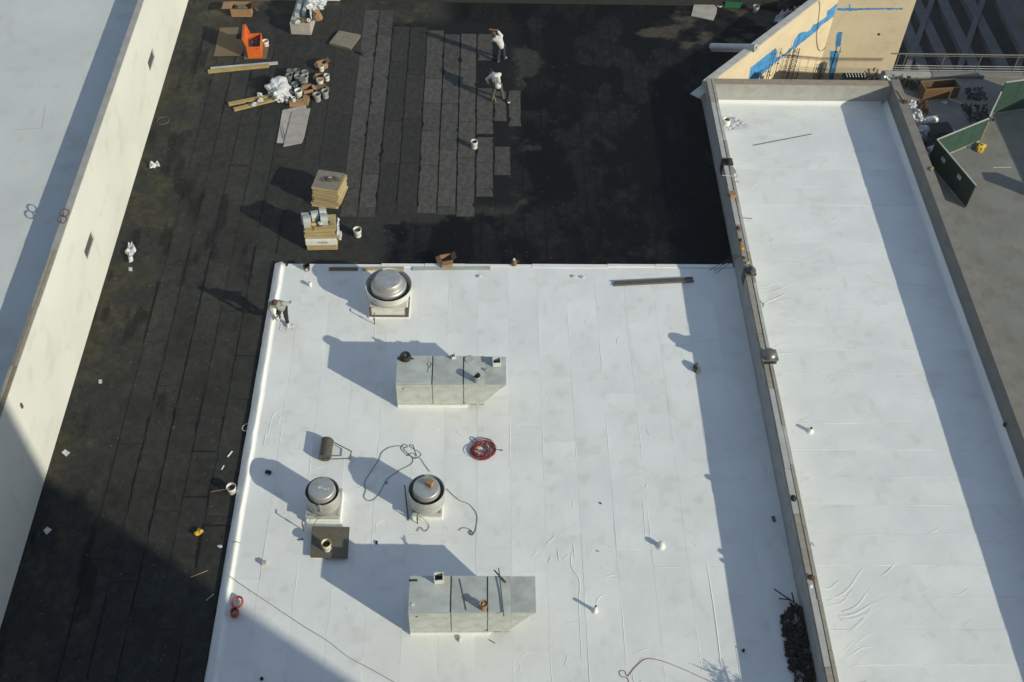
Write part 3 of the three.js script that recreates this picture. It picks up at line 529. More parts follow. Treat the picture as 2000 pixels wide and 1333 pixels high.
// ---------------------------------------------------------------- roof fans
function exhaustFan(label, x, z, { R, dome, hCurb, hBase, hRim, hTop, base, big }) {
  const t = thing('roof_exhaust_fan', label, 'roof fan', [x, 0, z], 0, 'round exhaust fans on the white roof');
  part(t, 'kerb', box(base + 0.10, hCurb, base + 0.10, 0, -0.01, 0, 0.03), M.whiteC);
  const b = part(t, 'base', box(base * (big ? 0.95 : 1), hBase - hCurb, base * (big ? 0.95 : 1), 0, hCurb - 0.012, 0, 0.012), big ? M.fanWhite : M.aluRough);
  if (big) {
    for (const sx of [-1, 1]) for (const sz of [-1, 1]) part(b, 'corner_post', box(0.09, hBase - hCurb + 0.01, 0.09, sx * base * 0.47, hCurb - 0.01, sz * base * 0.47, 0.006), M.brownMetal);
    for (const s of [-1, 1]) { part(b, 'bottom_rail', box(base * 0.9, 0.06, 0.05, 0, hCurb - 0.01, s * base * 0.485, 0.005), M.brownMetal); part(b, 'side_rail', box(0.05, 0.06, base * 0.9, s * base * 0.485, hCurb - 0.01, 0, 0.005), M.brownMetal); }
  } else { part(b, 'flange', box(base + 0.07, 0.035, base + 0.07, 0, hBase - 0.05, 0, 0.008), M.galv); for (const [sx, sz] of [[-1, -1], [1, -1], [-1, 1], [1, 1]]) part(b, 'bolt', cyl(0.02, 0.02, 0.02, sx * base * 0.44, hBase - 0.015, sz * base * 0.44, 8), M.steel); }
  const r0 = R * (big ? 0.80 : 0.90), yb = hBase - 0.02;
  part(t, 'wind_band', lathe(big ? [[r0 * 0.72, yb], [r0 * 0.86, yb + 0.05], [R * 0.93, yb + 0.17], [R * 0.99, yb + 0.32], [R, hRim - 0.04], [R + 0.012, hRim - 0.02], [R + 0.008, hRim], [R - 0.018, hRim], [R - 0.03, hRim - 0.12], [R * 0.8, yb + 0.1]]
    : [[r0 * 0.8, yb], [r0 * 0.94, yb + 0.03], [R * 0.985, yb + 0.10], [R, yb + 0.16], [R, hRim - 0.03], [R + 0.01, hRim - 0.015], [R + 0.006, hRim], [R - 0.014, hRim], [R - 0.02, hRim - 0.1], [R * 0.86, yb + 0.05]], 64), big ? M.fanWhite : M.aluRough);
  part(t, 'throat', lathe([[R * 0.5, hRim - 0.30], [R - 0.032, hRim - 0.27]], 48), M.steel);
  const d = part(t, 'motor_dome', lathe([[dome * 0.86, hRim - 0.21], [dome, hRim - 0.16], [dome + 0.006, hRim - 0.02], [dome * 0.985, hRim + 0.015], ...(big ? [[dome * 0.93, hRim + 0.05], [dome * 0.84, hRim + 0.075], [dome * 0.81, hRim + 0.10], [dome * 0.79, hRim + 0.2]] : [[dome * 0.985, hTop - 0.09]]), [dome * (big ? 0.76 : 0.965), hTop - 0.045], [dome * (big ? 0.70 : 0.90), hTop - 0.015], [dome * 0.5, hTop], [0.001, hTop + 0.006]], 64), M.alu);
  part(d, 'dome_seam', new THREE.TorusGeometry(dome * (big ? 0.9 : 1.0), 0.008, 6, 64).rotateX(Math.PI / 2).translate(0, hRim + (big ? 0.062 : 0.0), 0), M.aluRough);
  for (let k = 0; k < 4; k++) { const u = k * Math.PI / 2 + 0.5; part(t, 'stay', bar(V(Math.cos(u) * dome * 0.95, hRim - 0.1, Math.sin(u) * dome * 0.95), V(Math.cos(u) * (R - 0.02), hRim - 0.1, Math.sin(u) * (R - 0.02)), 0.012, 6), M.steel); }
  return t;
}
seed(31);
exhaustFan('largest round roof fan, white bowl and grey stepped dome on a brown framed base', -3.48, -28.58, { R: 0.86, dome: 0.66, hCurb: 0.06, hBase: 0.5, hRim: 1.05, hTop: 1.4, base: 1.46, big: true });
{
  const f = exhaustFan('left of two small silver roof fans, a torn white label on its flat dome', -5.10, -19.52, { R: 0.545, dome: 0.435, hCurb: 0.2, hBase: 0.38, hRim: 1.06, hTop: 1.25, base: 1.04 });
  part(f, 'torn_label', [cloth([[-0.16, -0.05], [0.0, -0.08], [0.05, 0.03], [-0.08, 0.06]], 5, 0.02, 1.262), cloth([[0.03, 0.0], [0.27, 0.0], [0.28, 0.10], [0.05, 0.12]], 6, 0.02, 1.262)], M.filmDim);
  part(f, 'latch', [box(0.07, 0.16, 0.06, -0.03, 0.95, 0.56, 0.01), box(0.05, 0.18, 0.05, -0.02, 0.72, 0.57, 0.01)], M.alu);
  part(f, 'service_cable', tube([V(0.05, 0.4, 0.5), V(-0.1, 0.42, 0.6), V(-0.28, 0.2, 0.72), V(-0.3, 0.0, 0.85)], 0.009, 20), M.cable);
  const g = exhaustFan('right of two small silver roof fans, a brown stone block on its flat dome', -1.75, -19.60, { R: 0.585, dome: 0.44, hCurb: 0.15, hBase: 0.34, hRim: 1.04, hTop: 1.22, base: 0.94 });
  part(g, 'service_cable', tube([V(-0.25, 0.3, 0.55), V(-0.1, 0.25, 0.62), V(0.08, 0.02, 0.75), V(-0.05, 0.02, 0.95), V(-0.2, 0.02, 0.8), V(-0.3, 0.02, 0.95)], 0.009, 30), M.cable);
  const p = at(839, 945, 1.3);
  solo('stone_block', 'brown stone block lying on the dome of the right small fan', 'stone', box(0.26, 0.2, 0.2, 0, 0, 0, 0.03), M.card, [p.x, 1.226, p.z], -0.5);
}
// ---------------------------------------------------------------- two long sheet-metal units
function ductUnit(label, x0, zf, { w, d, h, over, cuts }) {
  const t = thing('air_duct_unit', label, 'roof unit', [x0, 0, zf], 0, 'long sheet-metal roof units');
  part(t, 'kerb', box(w * 0.80, 0.16, d + 0.05, w * 0.4 - 0.01, -0.01, -d / 2, 0.02), M.whiteC);
  part(t, 'end_flange', box(w * 0.19, 0.03, d - 0.05, w * 0.9, 0.25, -d / 2, 0.005), M.rust);
  part(t, 'casing', box(w - 0.03, h - 0.2, d - 0.03, w / 2, 0.15, -d / 2, 0.01), M.galvB);
  const e = [0, ...cuts, w];
  const crossed = (a, b, y, m, nm) => { // panel stiffened by diagonal folds
    const z0 = -d, z1 = 0, cx = (a + b) / 2, cz = -d / 2, up = 0.014, q = [[a, y, z0], [a, y, z1], [b, y, z1], [b, y, z0]], pos = [];
    for (let k = 0; k < 4; k++) { const p = q[k], r = q[(k + 1) % 4]; pos.push(...p, ...r, cx, y + up, cz); pos.push(...r, ...p, r[0], y - 0.05, r[2], ...p, p[0], y - 0.05, p[2], r[0], y - 0.05, r[2]); }
    const g = new THREE.BufferGeometry(); g.setAttribute('position', new THREE.Float32BufferAttribute(pos, 3)); g.computeVertexNormals(); return part(t, nm, g, m);
  };
  for (let k = 0; k < e.length - 1; k++) {
    const a = e[k] + (k ? 0.022 : 0), b = e[k + 1] - (k < e.length - 2 ? 0.022 : 0);
    crossed(a, b, h - 0.004 * k, [M.galv, M.galvB][k % 2], 'top_panel');
    const f = part(t, 'front_panel', box(b - a - (k ? 0 : 0.0), h - 0.24, 0.012, (a + b) / 2, 0.17, 0.001, 0.004), M.galvSide);
    part(f, 'rivet_strip', box(b - a - 0.04, 0.012, 0.006, (a + b) / 2, 0.2, 0.009), M.galvB);
    part(t, 'back_panel', box(b - a, h - 0.24, 0.012, (a + b) / 2, 0.17, -d - 0.001, 0.004), M.galvSide);
    if (k) part(t, 'seam_channel', box(0.042, 0.03, d - 0.01, e[k], h - 0.055, -d / 2), M.seam);
  }
  for (const [x, y, ww, hh, m] of [[0.42, h - 0.20, 0.34, 0.035, M.sheetB], [1.75, h - 0.19, 0.16, 0.03, M.sheetB], [2.0, h - 0.19, 0.10, 0.03, M.galvB]]) part(t, 'label_plate', box(ww, hh, 0.004, x, y, 0.009), m);
  part(t, 'latch', box(0.06, 0.035, 0.02, 0.24, h - 0.30, 0.012, 0.004), M.dark); part(t, 'latch', box(0.09, 0.03, 0.02, w - 0.72, 0.27, 0.012, 0.004), M.steel);
  for (let k = 0; k < 9; k++) part(t, 'screw', cyl(0.012, 0.012, 0.01, 0, 0, 0, 8).rotateX(Math.PI / 2).translate(0.12 + k * (w - 0.24) / 8, 0.20, 0.012), M.steel);
  for (const x of [0.004, w - 0.004]) part(t, 'side_panel', box(0.014, h - 0.24, d - 0.04, x, 0.17, -d / 2, 0.004), M.galvSide);
  crossed(w + 0.006, w + over, h - 0.03, M.galvB, 'overhanging_hood');
  { const run = over - 0.06, rise = h - 0.5; part(t, 'hood_baffle', box(Math.hypot(run, rise), 0.02, d - 0.06, 0, 0, 0, 0.004).rotateZ(Math.atan2(rise, run)).translate(w + 0.02 + run / 2, 0.36 + rise / 2, -d / 2), M.galvB); }
  for (const z of [-0.03, -d + 0.03]) { const s = new THREE.Shape([[w + 0.008, 0.30], [w + over - 0.03, h - 0.05], [w + 0.008, h - 0.05]].map(([a, b]) => new THREE.Vector2(a, b))); part(t, 'hood_gusset', new THREE.ExtrudeGeometry(s, { depth: 0.01, bevelEnabled: false }).translate(0, 0, z), M.galvSide); }
  part(t, 'hood_lip', box(0.02, 0.07, d - 0.1, w + over - 0.02, h - 0.12, -d / 2), M.galv);
  for (const [a, b] of [[0.5, 0.28], [0.2, 0.03]]) part(t, 'rust_stain', box(a - b, rr(0.03, 0.05), 0.004, w - (a + b) / 2, 0.175, 0.008), M.rust);
  return t;
}
const U1 = { x: -2.94, z: -23.67, h: 1.36 }, U2 = { x: -2.11, z: -15.08, h: 1.5 };
ductUnit('farther long sheet-metal unit, dark rubber coil and open pails on its top', U1.x, U1.z, { w: 3.07, d: 1.24, h: U1.h, over: 0.73, cuts: [1.24, 2.32] });
ductUnit('nearer long sheet-metal unit, sticks and a white frame lying on its top', U2.x, U2.z, { w: 3.03, d: 1.18, h: U2.h, over: 0.74, cuts: [1.24, 2.33] });
{
  const T = (px, py, u, dy = 0.004) => { const p = at(px, py, u.h); p.y = u.h + dy; return p; };
  let p = T(792, 701, U1);
  const c = thing('rubber_coil', 'black rubber coil lying on the left end of the farther metal unit', 'coil', p.toArray());
  for (const [r, y, q] of [[0.16, 0.05, 0.05], [0.15, 0.12, 0.045], [0.145, 0.18, 0.04]]) part(c, 'loop', new THREE.TorusGeometry(r, q, 10, 28).rotateX(Math.PI / 2).translate(0, y, rr(-0.02, 0.02)), M.dark);
  part(c, 'hub', cyl(0.09, 0.07, 0.2, 0, 0, 0, 16), M.steel);
  for (const [a, u] of [[0, 3.2], [1, -0.2]]) part(c, 'loose_end', bar(V(Math.cos(u) * 0.17, 0.05, Math.sin(u) * 0.1), V(Math.cos(u) * 0.29, 0.03, 0.02 + a * 0.03), 0.022), M.dark);
  p = T(886, 700, U1); const k = thing('small_carton', 'small white carton with rust-coloured flaps on the farther metal unit', 'box', p.toArray(), 0.1);
  part(k, 'side', box(0.15, 0.13, 0.13, 0, 0, 0, 0.006), M.plastic); part(k, 'flap', [box(0.1, 0.012, 0.1, -0.03, 0.13, 0).rotateZ(0.3), box(0.02, 0.1, 0.08, 0.02, 0.13, 0)], M.rust);
  p = T(917, 702, U1); solo('round_plate', 'flat dark round plate on the farther metal unit near its third seam', 'plate', lathe([[0.001, 0], [0.165, 0], [0.17, 0.012], [0.15, 0.018], [0.13, 0.012], [0.001, 0.012]], 32), M.galvB, p.toArray());
  const pail = (label, q, u) => { const t = thing('square_pail', label, 'pail', T(q[0], q[1], u).toArray(), 0.05, 'square white pails on the metal units'), s = 0.26, hh = 0.2, w = 0.025; part(t, 'side', [box(s, hh, w, 0, 0, s / 2), box(s, hh, w, 0, 0, -s / 2), box(w, hh, s - w, s / 2), box(w, hh, s - w, -s / 2)], M.plastic); part(t, 'bottom', box(s - 0.02, 0.012, s - 0.02, 0, 0.01), M.dark); part(t, 'rim', [box(s + 0.05, 0.018, 0.018, 0, hh - 0.03, s / 2 + 0.015), box(s + 0.05, 0.018, 0.018, 0, hh - 0.03, -s / 2 - 0.015)], M.plastic); return t; };
  pail('open square white pail at the right end of the farther metal unit', [970, 711], U1);
  pail('open square white pail on the left panel of the nearer metal unit', [857, 1133], U2);
  p = T(931, 744, U1); bucket('grey bucket standing on the front edge of the farther metal unit', p, { r: 0.13, h: 0.3, m: M.bucketGrey, fill: 0.25, inside: M.dark });
  p = T(949, 724, U1); solo('tape_roll', 'small beige roll of tape beside the grey bucket on the farther metal unit', 'tape', lathe([[0.02, 0], [0.05, 0], [0.05, 0.06], [0.02, 0.06], [0.02, 0]], 18), M.sheetB, p.toArray());
  solo('wire_hook', 'thin pale wire hook lying beside the first seam of the farther metal unit', 'wire', tube([[836, 728], [838, 718], [836, 711], [840, 708], [843, 712], [841, 719]].map(([a, b]) => T(a, b, U1, 0.015)), 0.011, 30), M.aluRough);
  solo('black_rod', 'dark rod crossing the last seam of the nearer metal unit and overhanging its front', 'rod', bar(T(974, 1112, U2, 0.06), T(984, 1205, U2, 0.02), 0.017), M.cable);
  solo('grey_bar', 'short grey bar lying askew at the back of the nearer metal unit', 'bar', bar(T(965, 1115, U2, 0.02), T(988, 1139, U2, 0.03), 0.024), M.steel);
  solo('thin_stick', 'thin brown stick on the middle panel of the nearer metal unit', 'stick', bar(T(898, 1132, U2, 0.015), T(911, 1193, U2, 0.015), 0.012), M.rope);
  solo('white_disc', 'small white lid on the left front corner of the nearer metal unit', 'lid', lathe([[0.001, 0], [0.055, 0], [0.06, 0.012], [0.05, 0.018], [0.001, 0.016]], 20), M.plastic, T(805.5, 1182, U2).toArray());
  solo('dark_bracket', 'small dark bracket at the left back corner of the nearer metal unit', 'bracket', [box(0.26, 0.025, 0.05, 0, 0, 0, 0.004), box(0.03, 0.05, 0.05, -0.1, 0.02, 0)], M.dark, T(807, 1135, U2).toArray(), 0.05);
  p = T(944, 1188, U2); const b = thing('paper_sack', 'small brown paper bag standing on the front of the nearer metal unit', 'bag', p.toArray(), -0.2);
  part(b, 'bag_body', lathe([[0.001, 0], [0.10, 0], [0.115, 0.05], [0.12, 0.15], [0.10, 0.22], [0.13, 0.27], [0.115, 0.27], [0.08, 0.2], [0.001, 0.19]], 9), M.card); part(b, 'folded_top', crumple(0.08, 0.05, 0.08, 4, 2).translate(0.02, 0.2, 0.02), M.boardB);
}
// ---------------------------------------------------------------- small things on the white roof
{
  const c = [[609.5, 1029], [682, 1030.5], [678, 1091], [607, 1089]].map(([a, b]) => xz(at(a, b, 0.15)));
  const t = thing('metal_hatch', 'square rusty metal plate raised above the white roof, a white bucket on it', 'hatch');
  part(t, 'plate', prism(c, 0.125, 0.155), M.rustPlate);
  const m = c.reduce((a, p) => [a[0] + p[0] / 4, a[1] + p[1] / 4], [0, 0]); part(t, 'kerb', prism(c.map((p) => [m[0] + (p[0] - m[0]) * 0.9, m[1] + (p[1] - m[1]) * 0.9]), -0.01, 0.125), M.whiteC);
  part(t, 'edge_rim', [0, 1, 2, 3].map((k) => { const a = c[k], b = c[(k + 1) % 4]; return bar(V(a[0], 0.145, a[1]), V(b[0], 0.145, b[1]), 0.014, 6); }), M.brownMetal);
  const p = at(639, 1073, 0.157); bucket('white bucket with an ochre rim standing on the rusty square plate', p, { r: 0.145, h: 0.38, fill: 0.6, inside: M.dark });
  const rim = part(scene.children[scene.children.length - 1], 'stained_rim', new THREE.TorusGeometry(0.15, 0.012, 8, 28).rotateX(Math.PI / 2).translate(0, 0.382, 0), M.yellow);
}
{ // weighted roller with its handle
  const z3 = (a, b, h) => at(470 + a / 4.598, 820 + b / 4.598, h), A = z3(782, 185, 0.19), B = z3(752, 345, 0.19); A.y = B.y = 0.19; A.x = B.x + 0.02;
  const t = thing('lawn_roller', 'grey-green weighted roller with an open pull handle on the white roof', 'roller');
  part(t, 'drum', [bar(A, B, 0.19, 40), bar(A.clone().add(V(0, 0, -0.012)), A.clone().add(V(0, 0, 0.01)), 0.197, 40), bar(B.clone().add(V(0, 0, -0.01)), B.clone().add(V(0, 0, 0.012)), 0.197, 40)], M.roller);
  for (const q of [A, B]) part(t, 'hub', bar(q.clone().add(V(0, 0, q === A ? -0.06 : 0.06)), q.clone(), 0.035, 12), M.steel);
  const a2 = A.clone().add(V(0, 0, -0.05)), b2 = B.clone().add(V(0, 0, 0.05)), e1 = z3(992, 282, 0.22), e2 = z3(985, 362, 0.10);
  part(t, 'handle', [bar(a2, V(e1.x, 0.2, e1.z), 0.018), bar(V(e1.x, 0.2, e1.z), V(e2.x, 0.19, e2.z), 0.021), bar(b2, V(e2.x, 0.19, e2.z), 0.018), new THREE.SphereGeometry(0.021, 8, 6).translate(e1.x, 0.2, e1.z), new THREE.SphereGeometry(0.021, 8, 6).translate(e2.x, 0.19, e2.z)], M.steel);
  part(t, 'scraper', bar(V(A.x + 0.215, 0.2, A.z), V(B.x + 0.215, 0.2, B.z), 0.014), M.steel);
}
{ // red hose in a loose heap
  seed(37);
  const m = at(943, 880), t = thing('hose_coil', 'tangled heap of red hose lying alone in the middle of the white roof', 'hose', [m.x, 0, m.z]), sh = [];
  const q = []; for (let k = 0; k < 240; k++) { const u = k * 0.47 + 0.5 * Math.sin(k * 0.31), r = 0.12 + 0.29 * Math.abs(Math.sin(k * 0.113 + 0.4)); q.push(V(Math.cos(u) * r * 1.0 + 0.05 * Math.sin(k * 0.7), 0.014 + 0.09 * noise(k * 0.21, 3, 5), Math.sin(u) * r * 0.98 + 0.04 * Math.cos(k * 0.9))); }
  q.push(V(0.42, 0.015, -0.02), V(0.52, 0.015, -0.01), V(0.6, 0.015, 0.0)); part(t, 'red_length', tube(q, 0.0115, 1900, 5), M.redHose);
  part(t, 'nozzle', bar(V(0.6, 0.015, 0), V(0.69, 0.015, 0.005), 0.018), M.dark);
  const g = []; for (let k = 0; k < 60; k++) { const u = k * 0.52, r = 0.2 + 0.14 * Math.abs(Math.sin(k * 0.21)); g.push(V(-0.14 + Math.cos(u) * r, 0.02 + 0.09 * noise(k * 0.3, 9, 6), 0.05 + Math.sin(u) * r)); } g.push(V(-0.3, 0.02, -0.3), V(-0.42, 0.02, -0.47), V(-0.36, 0.02, -0.55), V(-0.24, 0.02, -0.42), V(-0.15, 0.03, -0.3));
  part(t, 'grey_length', tube(g, 0.011, 420, 5), M.greyHose);
}
const cord = (name, label, cat, list, r, m, h = 0.012) => solo(name, label, cat, tube(list.map(([a, b, y]) => at(a, b, h + (y || 0))), r, list.length * 8, 6), m);
{
  const z3 = (l) => l.map(([a, b, y]) => [470 + a / 4.598, 820 + b / 4.598, y]);
  cord('black_cable', 'dark electric cable looping over the white roof left of the right small fan', 'cable', z3([[1700, 468, 0.02], [1650, 405], [1605, 345], [1560, 340], [1480, 305], [1440, 255], [1470, 222], [1500, 242], [1465, 262], [1500, 300], [1560, 350], [1620, 318], [1600, 290], [1550, 262], [1515, 232], [1545, 228], [1560, 270], [1580, 330], [1545, 300], [1490, 326], [1520, 322], [1548, 362], [1535, 395], [1420, 460], [1320, 530], [1296, 560], [1310, 578], [1318, 556], [1290, 575], [1262, 630], [1195, 718], [1140, 728], [1106, 692], [1122, 640], [1110, 570], [1180, 448], [1245, 350], [1265, 300], [1335, 250], [1432, 237], [1470, 250]]), 0.0095, M.cable);
  cord('extension_cord', 'dark cord running from behind the right small fan to a small knot', 'cord', [[872, 955, 0.02], [896, 977], [915, 985], [930, 1003], [932, 1013], [927, 1040], [921, 1046], [915, 1041], [919, 1037], [924, 1043], [917, 1045], [921, 1038], [914, 1033], [902, 1032], [896, 1037]], 0.009, M.cable);
  cord('rope', 'long thin rope running from the left kerb across the nearer corner of the white roof', 'rope', [[446, 1127, 0.18], [452, 1128, 0.17], [462, 1136, 0.05], [500, 1162], [545, 1192], [590, 1222], [640, 1253], [680, 1284], [725, 1308], [775, 1336], [830, 1366]], 0.008, M.rope);
  cord('red_wire', 'thin red wire curling at the near edge of the white roof', 'wire', [[1230, 1350], [1225, 1325], [1213, 1322], [1210, 1313], [1220, 1311], [1225, 1322], [1240, 1305], [1262, 1288], [1290, 1291], [1330, 1306], [1375, 1326], [1430, 1350]], 0.008, M.redWire);
  solo('kerb_strap', 'thin dark strap lying across the left kerb', 'strap', tube([[452, 1060], [460, 1059], [470, 1061.5]].map(([a, b], i) => at(a, b, [0.12, 0.19, 0.08][i])), 0.01, 16), M.rope);
}
{
  const vent = (label, px, py, { r = 0.06, h = 0.3, cap = true, dark = false } = {}) => { const p = at(px, py), t = thing('vent_pipe', label, 'vent pipe', p.toArray(), 0, 'small vent pipes on the roofs'); part(t, 'pipe', lathe([[r, 0], [r, h], [r * 0.7, h], [r * 0.7, h - 0.08]], 20), dark ? M.steel : M.whiteC); part(t, 'boot', lathe([[r * 2.3, 0.004], [r * 1.5, 0.02], [r * 1.12, h * 0.35], [r * 1.02, h * 0.36]], 20), M.whiteC); if (cap) part(t, 'cap', lathe([[r * 1.25, h - 0.07], [r * 1.28, h], [r * 0.9, h + 0.03], [0.001, h + 0.035]], 20), M.white); else part(t, 'dark_opening', cyl(r * 0.72, r * 0.72, 0.01, 0, h - 0.03, 0, 16), M.black); return t; };
  vent('short capped white vent pipe on the white roof, right of the middle', 1291, 1068, { r: 0.075, h: 0.2 });
  vent('thin white vent pipe with a black tip, right of the nearer metal unit', 1162, 1194, { r: 0.05, h: 0.32, cap: false });
  vent('short white vent pipe alone on the side roof, below the hooded vent', 1582, 843, { r: 0.07, h: 0.2, cap: false });
  const post = (label, px, py, h) => { const p = at(px, py), t = thing('conduit_stub', label, 'conduit', p.toArray(), 0, 'short conduit stubs beside the fans'); part(t, 'pipe', cyl(0.018, 0.018, h, 0, 0, 0, 10), M.rust); part(t, 'fitting', cyl(0.03, 0.03, 0.08, 0, h * 0.5, 0, 10), M.steel); part(t, 'elbow', bar(V(0, h, 0), V(0.03, h + 0.02, -0.12), 0.018), M.steel); };
  post('thin conduit stub at the near right corner of the largest fan', 731.5, 634, 0.5);
  post('thin conduit stub in front of the left small fan', 593, 1037, 0.5);
  post('thin conduit stub in front of the right small fan', 815.5, 1023, 0.42);
  solo('iron_rod', 'dark iron rod lying left of the right small fan', 'rod', bar(at(790, 948, 0.1), at(797.5, 1017, 0.02), 0.02), M.brownMetal);
  const A = at(1199, 556), B = at(1354, 548), L = A.distanceTo(B), ch = thing('metal_channel', 'long dark weathered metal channel lying near the far edge of the white roof', 'metal channel', [(A.x + B.x) / 2, 0.004, (A.z + B.z) / 2], Math.atan2(-(B.z - A.z), B.x - A.x));
  part(ch, 'web', box(L, 0.02, 0.2, 0, 0.03, 0, 0.004), M.steel); for (const s of [-1, 1]) part(ch, 'flange', box(L, 0.09, 0.018, 0, 0, s * 0.1, 0.004), M.rustPlate);
  solo('dark_cloth', 'small crumpled grey cloth on the white roof at the edge of the parapet shade', 'cloth', crumple(0.14, 0.22, 0.2, 9, 3), M.trousersGrey, at(1360, 722).toArray());
  solo('dark_block', 'small black block lying inside the shadow of the left small fan', 'block', box(0.2, 0.08, 0.13, 0, 0, 0, 0.02), M.dark, at(524, 924).toArray(), -0.4);
  solo('white_tin', 'small pale box on the white roof near the left kerb', 'box', [box(0.14, 0.11, 0.12, 0, 0, 0, 0.008), box(0.145, 0.015, 0.125, 0, 0.111, 0, 0.004)], M.sheetB, at(516, 1102).toArray(), 0.2);
  solo('black_tag', 'tiny black block at the end of a crease before the right small fan', 'block', box(0.07, 0.05, 0.11, 0, 0, 0, 0.01), M.black, at(735.5, 1061).toArray());
  solo('offcut', 'short dark offcut lying left of the rusty square plate', 'offcut', box(0.17, 0.03, 0.04, 0, 0, 0, 0.006), M.brownMetal, at(587, 1055).toArray(), 0.3);
  solo('bent_strip', 'thin dark strip lying before the near curb of the nearer metal unit', 'strip', bar(at(955, 1250, 0.01), at(967, 1257, 0.01), 0.013), M.cable);
  solo('grey_scrap', 'grey crumpled scrap in front of the nearer metal unit', 'scrap', crumple(0.06, 0.08, 0.1, 12, 2), M.filmDim, at(897, 1249).toArray());
  solo('blue_disc', 'tiny blue disc on the white roof right of the middle', 'disc', cyl(0.035, 0.032, 0.03, 0, 0, 0, 12), M.bluePlastic, at(1173, 984).toArray());
  solo('small_bolt', 'tiny dark bolt lying near the middle of the white roof', 'bolt', [cyl(0.02, 0.02, 0.02, 0, 0, 0, 6), bar(V(0, 0.01, 0), V(0.07, 0.01, 0.02), 0.01)], M.dark, at(1166, 1077).toArray());
  solo('small_drain', 'small dark drain near the near edge of the white roof', 'drain', [cyl(0.055, 0.05, 0.05, 0, 0, 0, 12), cyl(0.03, 0.03, 0.03, 0, 0.05, 0, 8)], M.dark, at(511, 1327).toArray());
  solo('dark_brick', 'small dark brick in the shade beside the centre parapet', 'brick', box(0.1, 0.07, 0.19, 0, 0, 0, 0.012), M.cardDark, at(1511, 1015).toArray(), 0.1);
  solo('black_stopper', 'small black stopper in the near shade of the centre parapet', 'stopper', [cyl(0.05, 0.04, 0.06, 0, 0, 0, 10), cyl(0.025, 0.03, 0.05, 0, 0.06, 0, 8)], M.black, at(1452, 1272).toArray());
  for (const [a, b, s] of [[936, 541, 1], [1121, 541, 2], [1138, 542, 3]]) solo('rag', ['', 'small pale rag near the far edge of the white roof, left of the metal channel', 'leftmost of two tiny grey rags near the metal channel', 'rightmost of two tiny grey rags near the metal channel'][s], 'rag', crumple(0.11, 0.06, 0.07, 20 + s, 2), M.filmDim, at(a, b).toArray());
  const st = at(606, 559); const v = thing('pipe_cap', 'low white capped stub behind the worker at the corner of the white roof', 'vent pipe', st.toArray()); part(v, 'pipe', cyl(0.055, 0.055, 0.16, 0, 0, 0, 16), M.whiteC); part(v, 'cap', lathe([[0.075, 0.12], [0.08, 0.18], [0.001, 0.2]], 16), M.white);
}
{ // orange hose in rings against the left kerb
  const t = thing('orange_hose', 'coiled orange corrugated hose leaning on the left kerb', 'hose', at(461, 1192).toArray());
  const helix = (cx, cz, r, n, h0, h1, tilt) => { const q = []; for (let k = 0; k <= n * 14; k++) { const u = k / 14 * Math.PI * 2; q.push(V(cx + Math.cos(u) * r, h0 + (h1 - h0) * k / (n * 14) + Math.cos(u) * tilt, cz + Math.sin(u) * r * 1.1)); } return tube(q, 0.028, n * 60, 7); };
  part(t, 'ring', helix(0.02, -0.22, 0.16, 2, 0.05, 0.12, 0.03), M.orangeHose); part(t, 'ring', helix(-0.01, 0.14, 0.11, 4, 0.04, 0.22, 0.02), M.orangeHose);
}
{ // things along the far edge of the white roof
  bucket('dark bucket with a white label at the far left corner of the white roof', at(599.5, 527, 0.0), { r: 0.12, h: 0.27, m: M.dark, inside: M.black, fill: 0.5 });
  const b = scene.children[scene.children.length - 1]; part(b, 'white_label', new THREE.CylinderGeometry(0.119, 0.108, 0.12, 12, 1, true, -0.5, 1.0).translate(0, 0.11, 0).scale(1.02, 1, 1.02), M.plastic);
  boardThing('edge_board', 'dark brown board along the far edge of the white roof, left of the largest fan', 'board', [[643, 522], [699, 522], [698, 527], [642, 527]], -0.02, 0.08, M.ply);
  boardThing('edge_board', 'tan insulation board along the far edge of the white roof behind the largest fan', 'board', [[708, 522], [789, 521], [789, 527], [708, 527]], -0.02, 0.08, M.boardB);
  boardThing('edge_board', 'long grey metal strip along the far edge of the white roof, under the carton', 'metal strip', [[806, 521], [958, 520], [958, 527], [806, 528]], -0.02, 0.07, M.galvB);
  seed(41); carton('brown cardboard box with open flaps on the far edge of the white roof', at(872, 515, 0.06), 0.44, 0.32, 0.36, 0.25);
  const p = at(1004, 517, 0.03), j = thing('jug', 'small dark jug at the far edge of the white roof, right of the carton', 'jug', p.toArray()); part(j, 'body', lathe([[0.001, 0], [0.1, 0], [0.115, 0.06], [0.1, 0.17], [0.045, 0.22], [0.04, 0.27], [0.001, 0.27]], 16), M.cardDark); part(j, 'white_lid', cyl(0.05, 0.05, 0.035, 0, 0.27, 0, 14), M.plastic); part(j, 'handle', new THREE.TorusGeometry(0.06, 0.012, 6, 14).translate(0.11, 0.17, 0), M.cardDark);
  solo('rebar', 'three thin rods leaning off the centre parapet onto the white roof', 'rods', [[[1386, 528], [1441, 496]], [[1395, 529], [1444, 498]], [[1400, 533], [1447, 499]]].map(([a, b]) => bar(at(...a, 0.02), at(...b, 1.16), 0.012)), M.brownMetal);
}
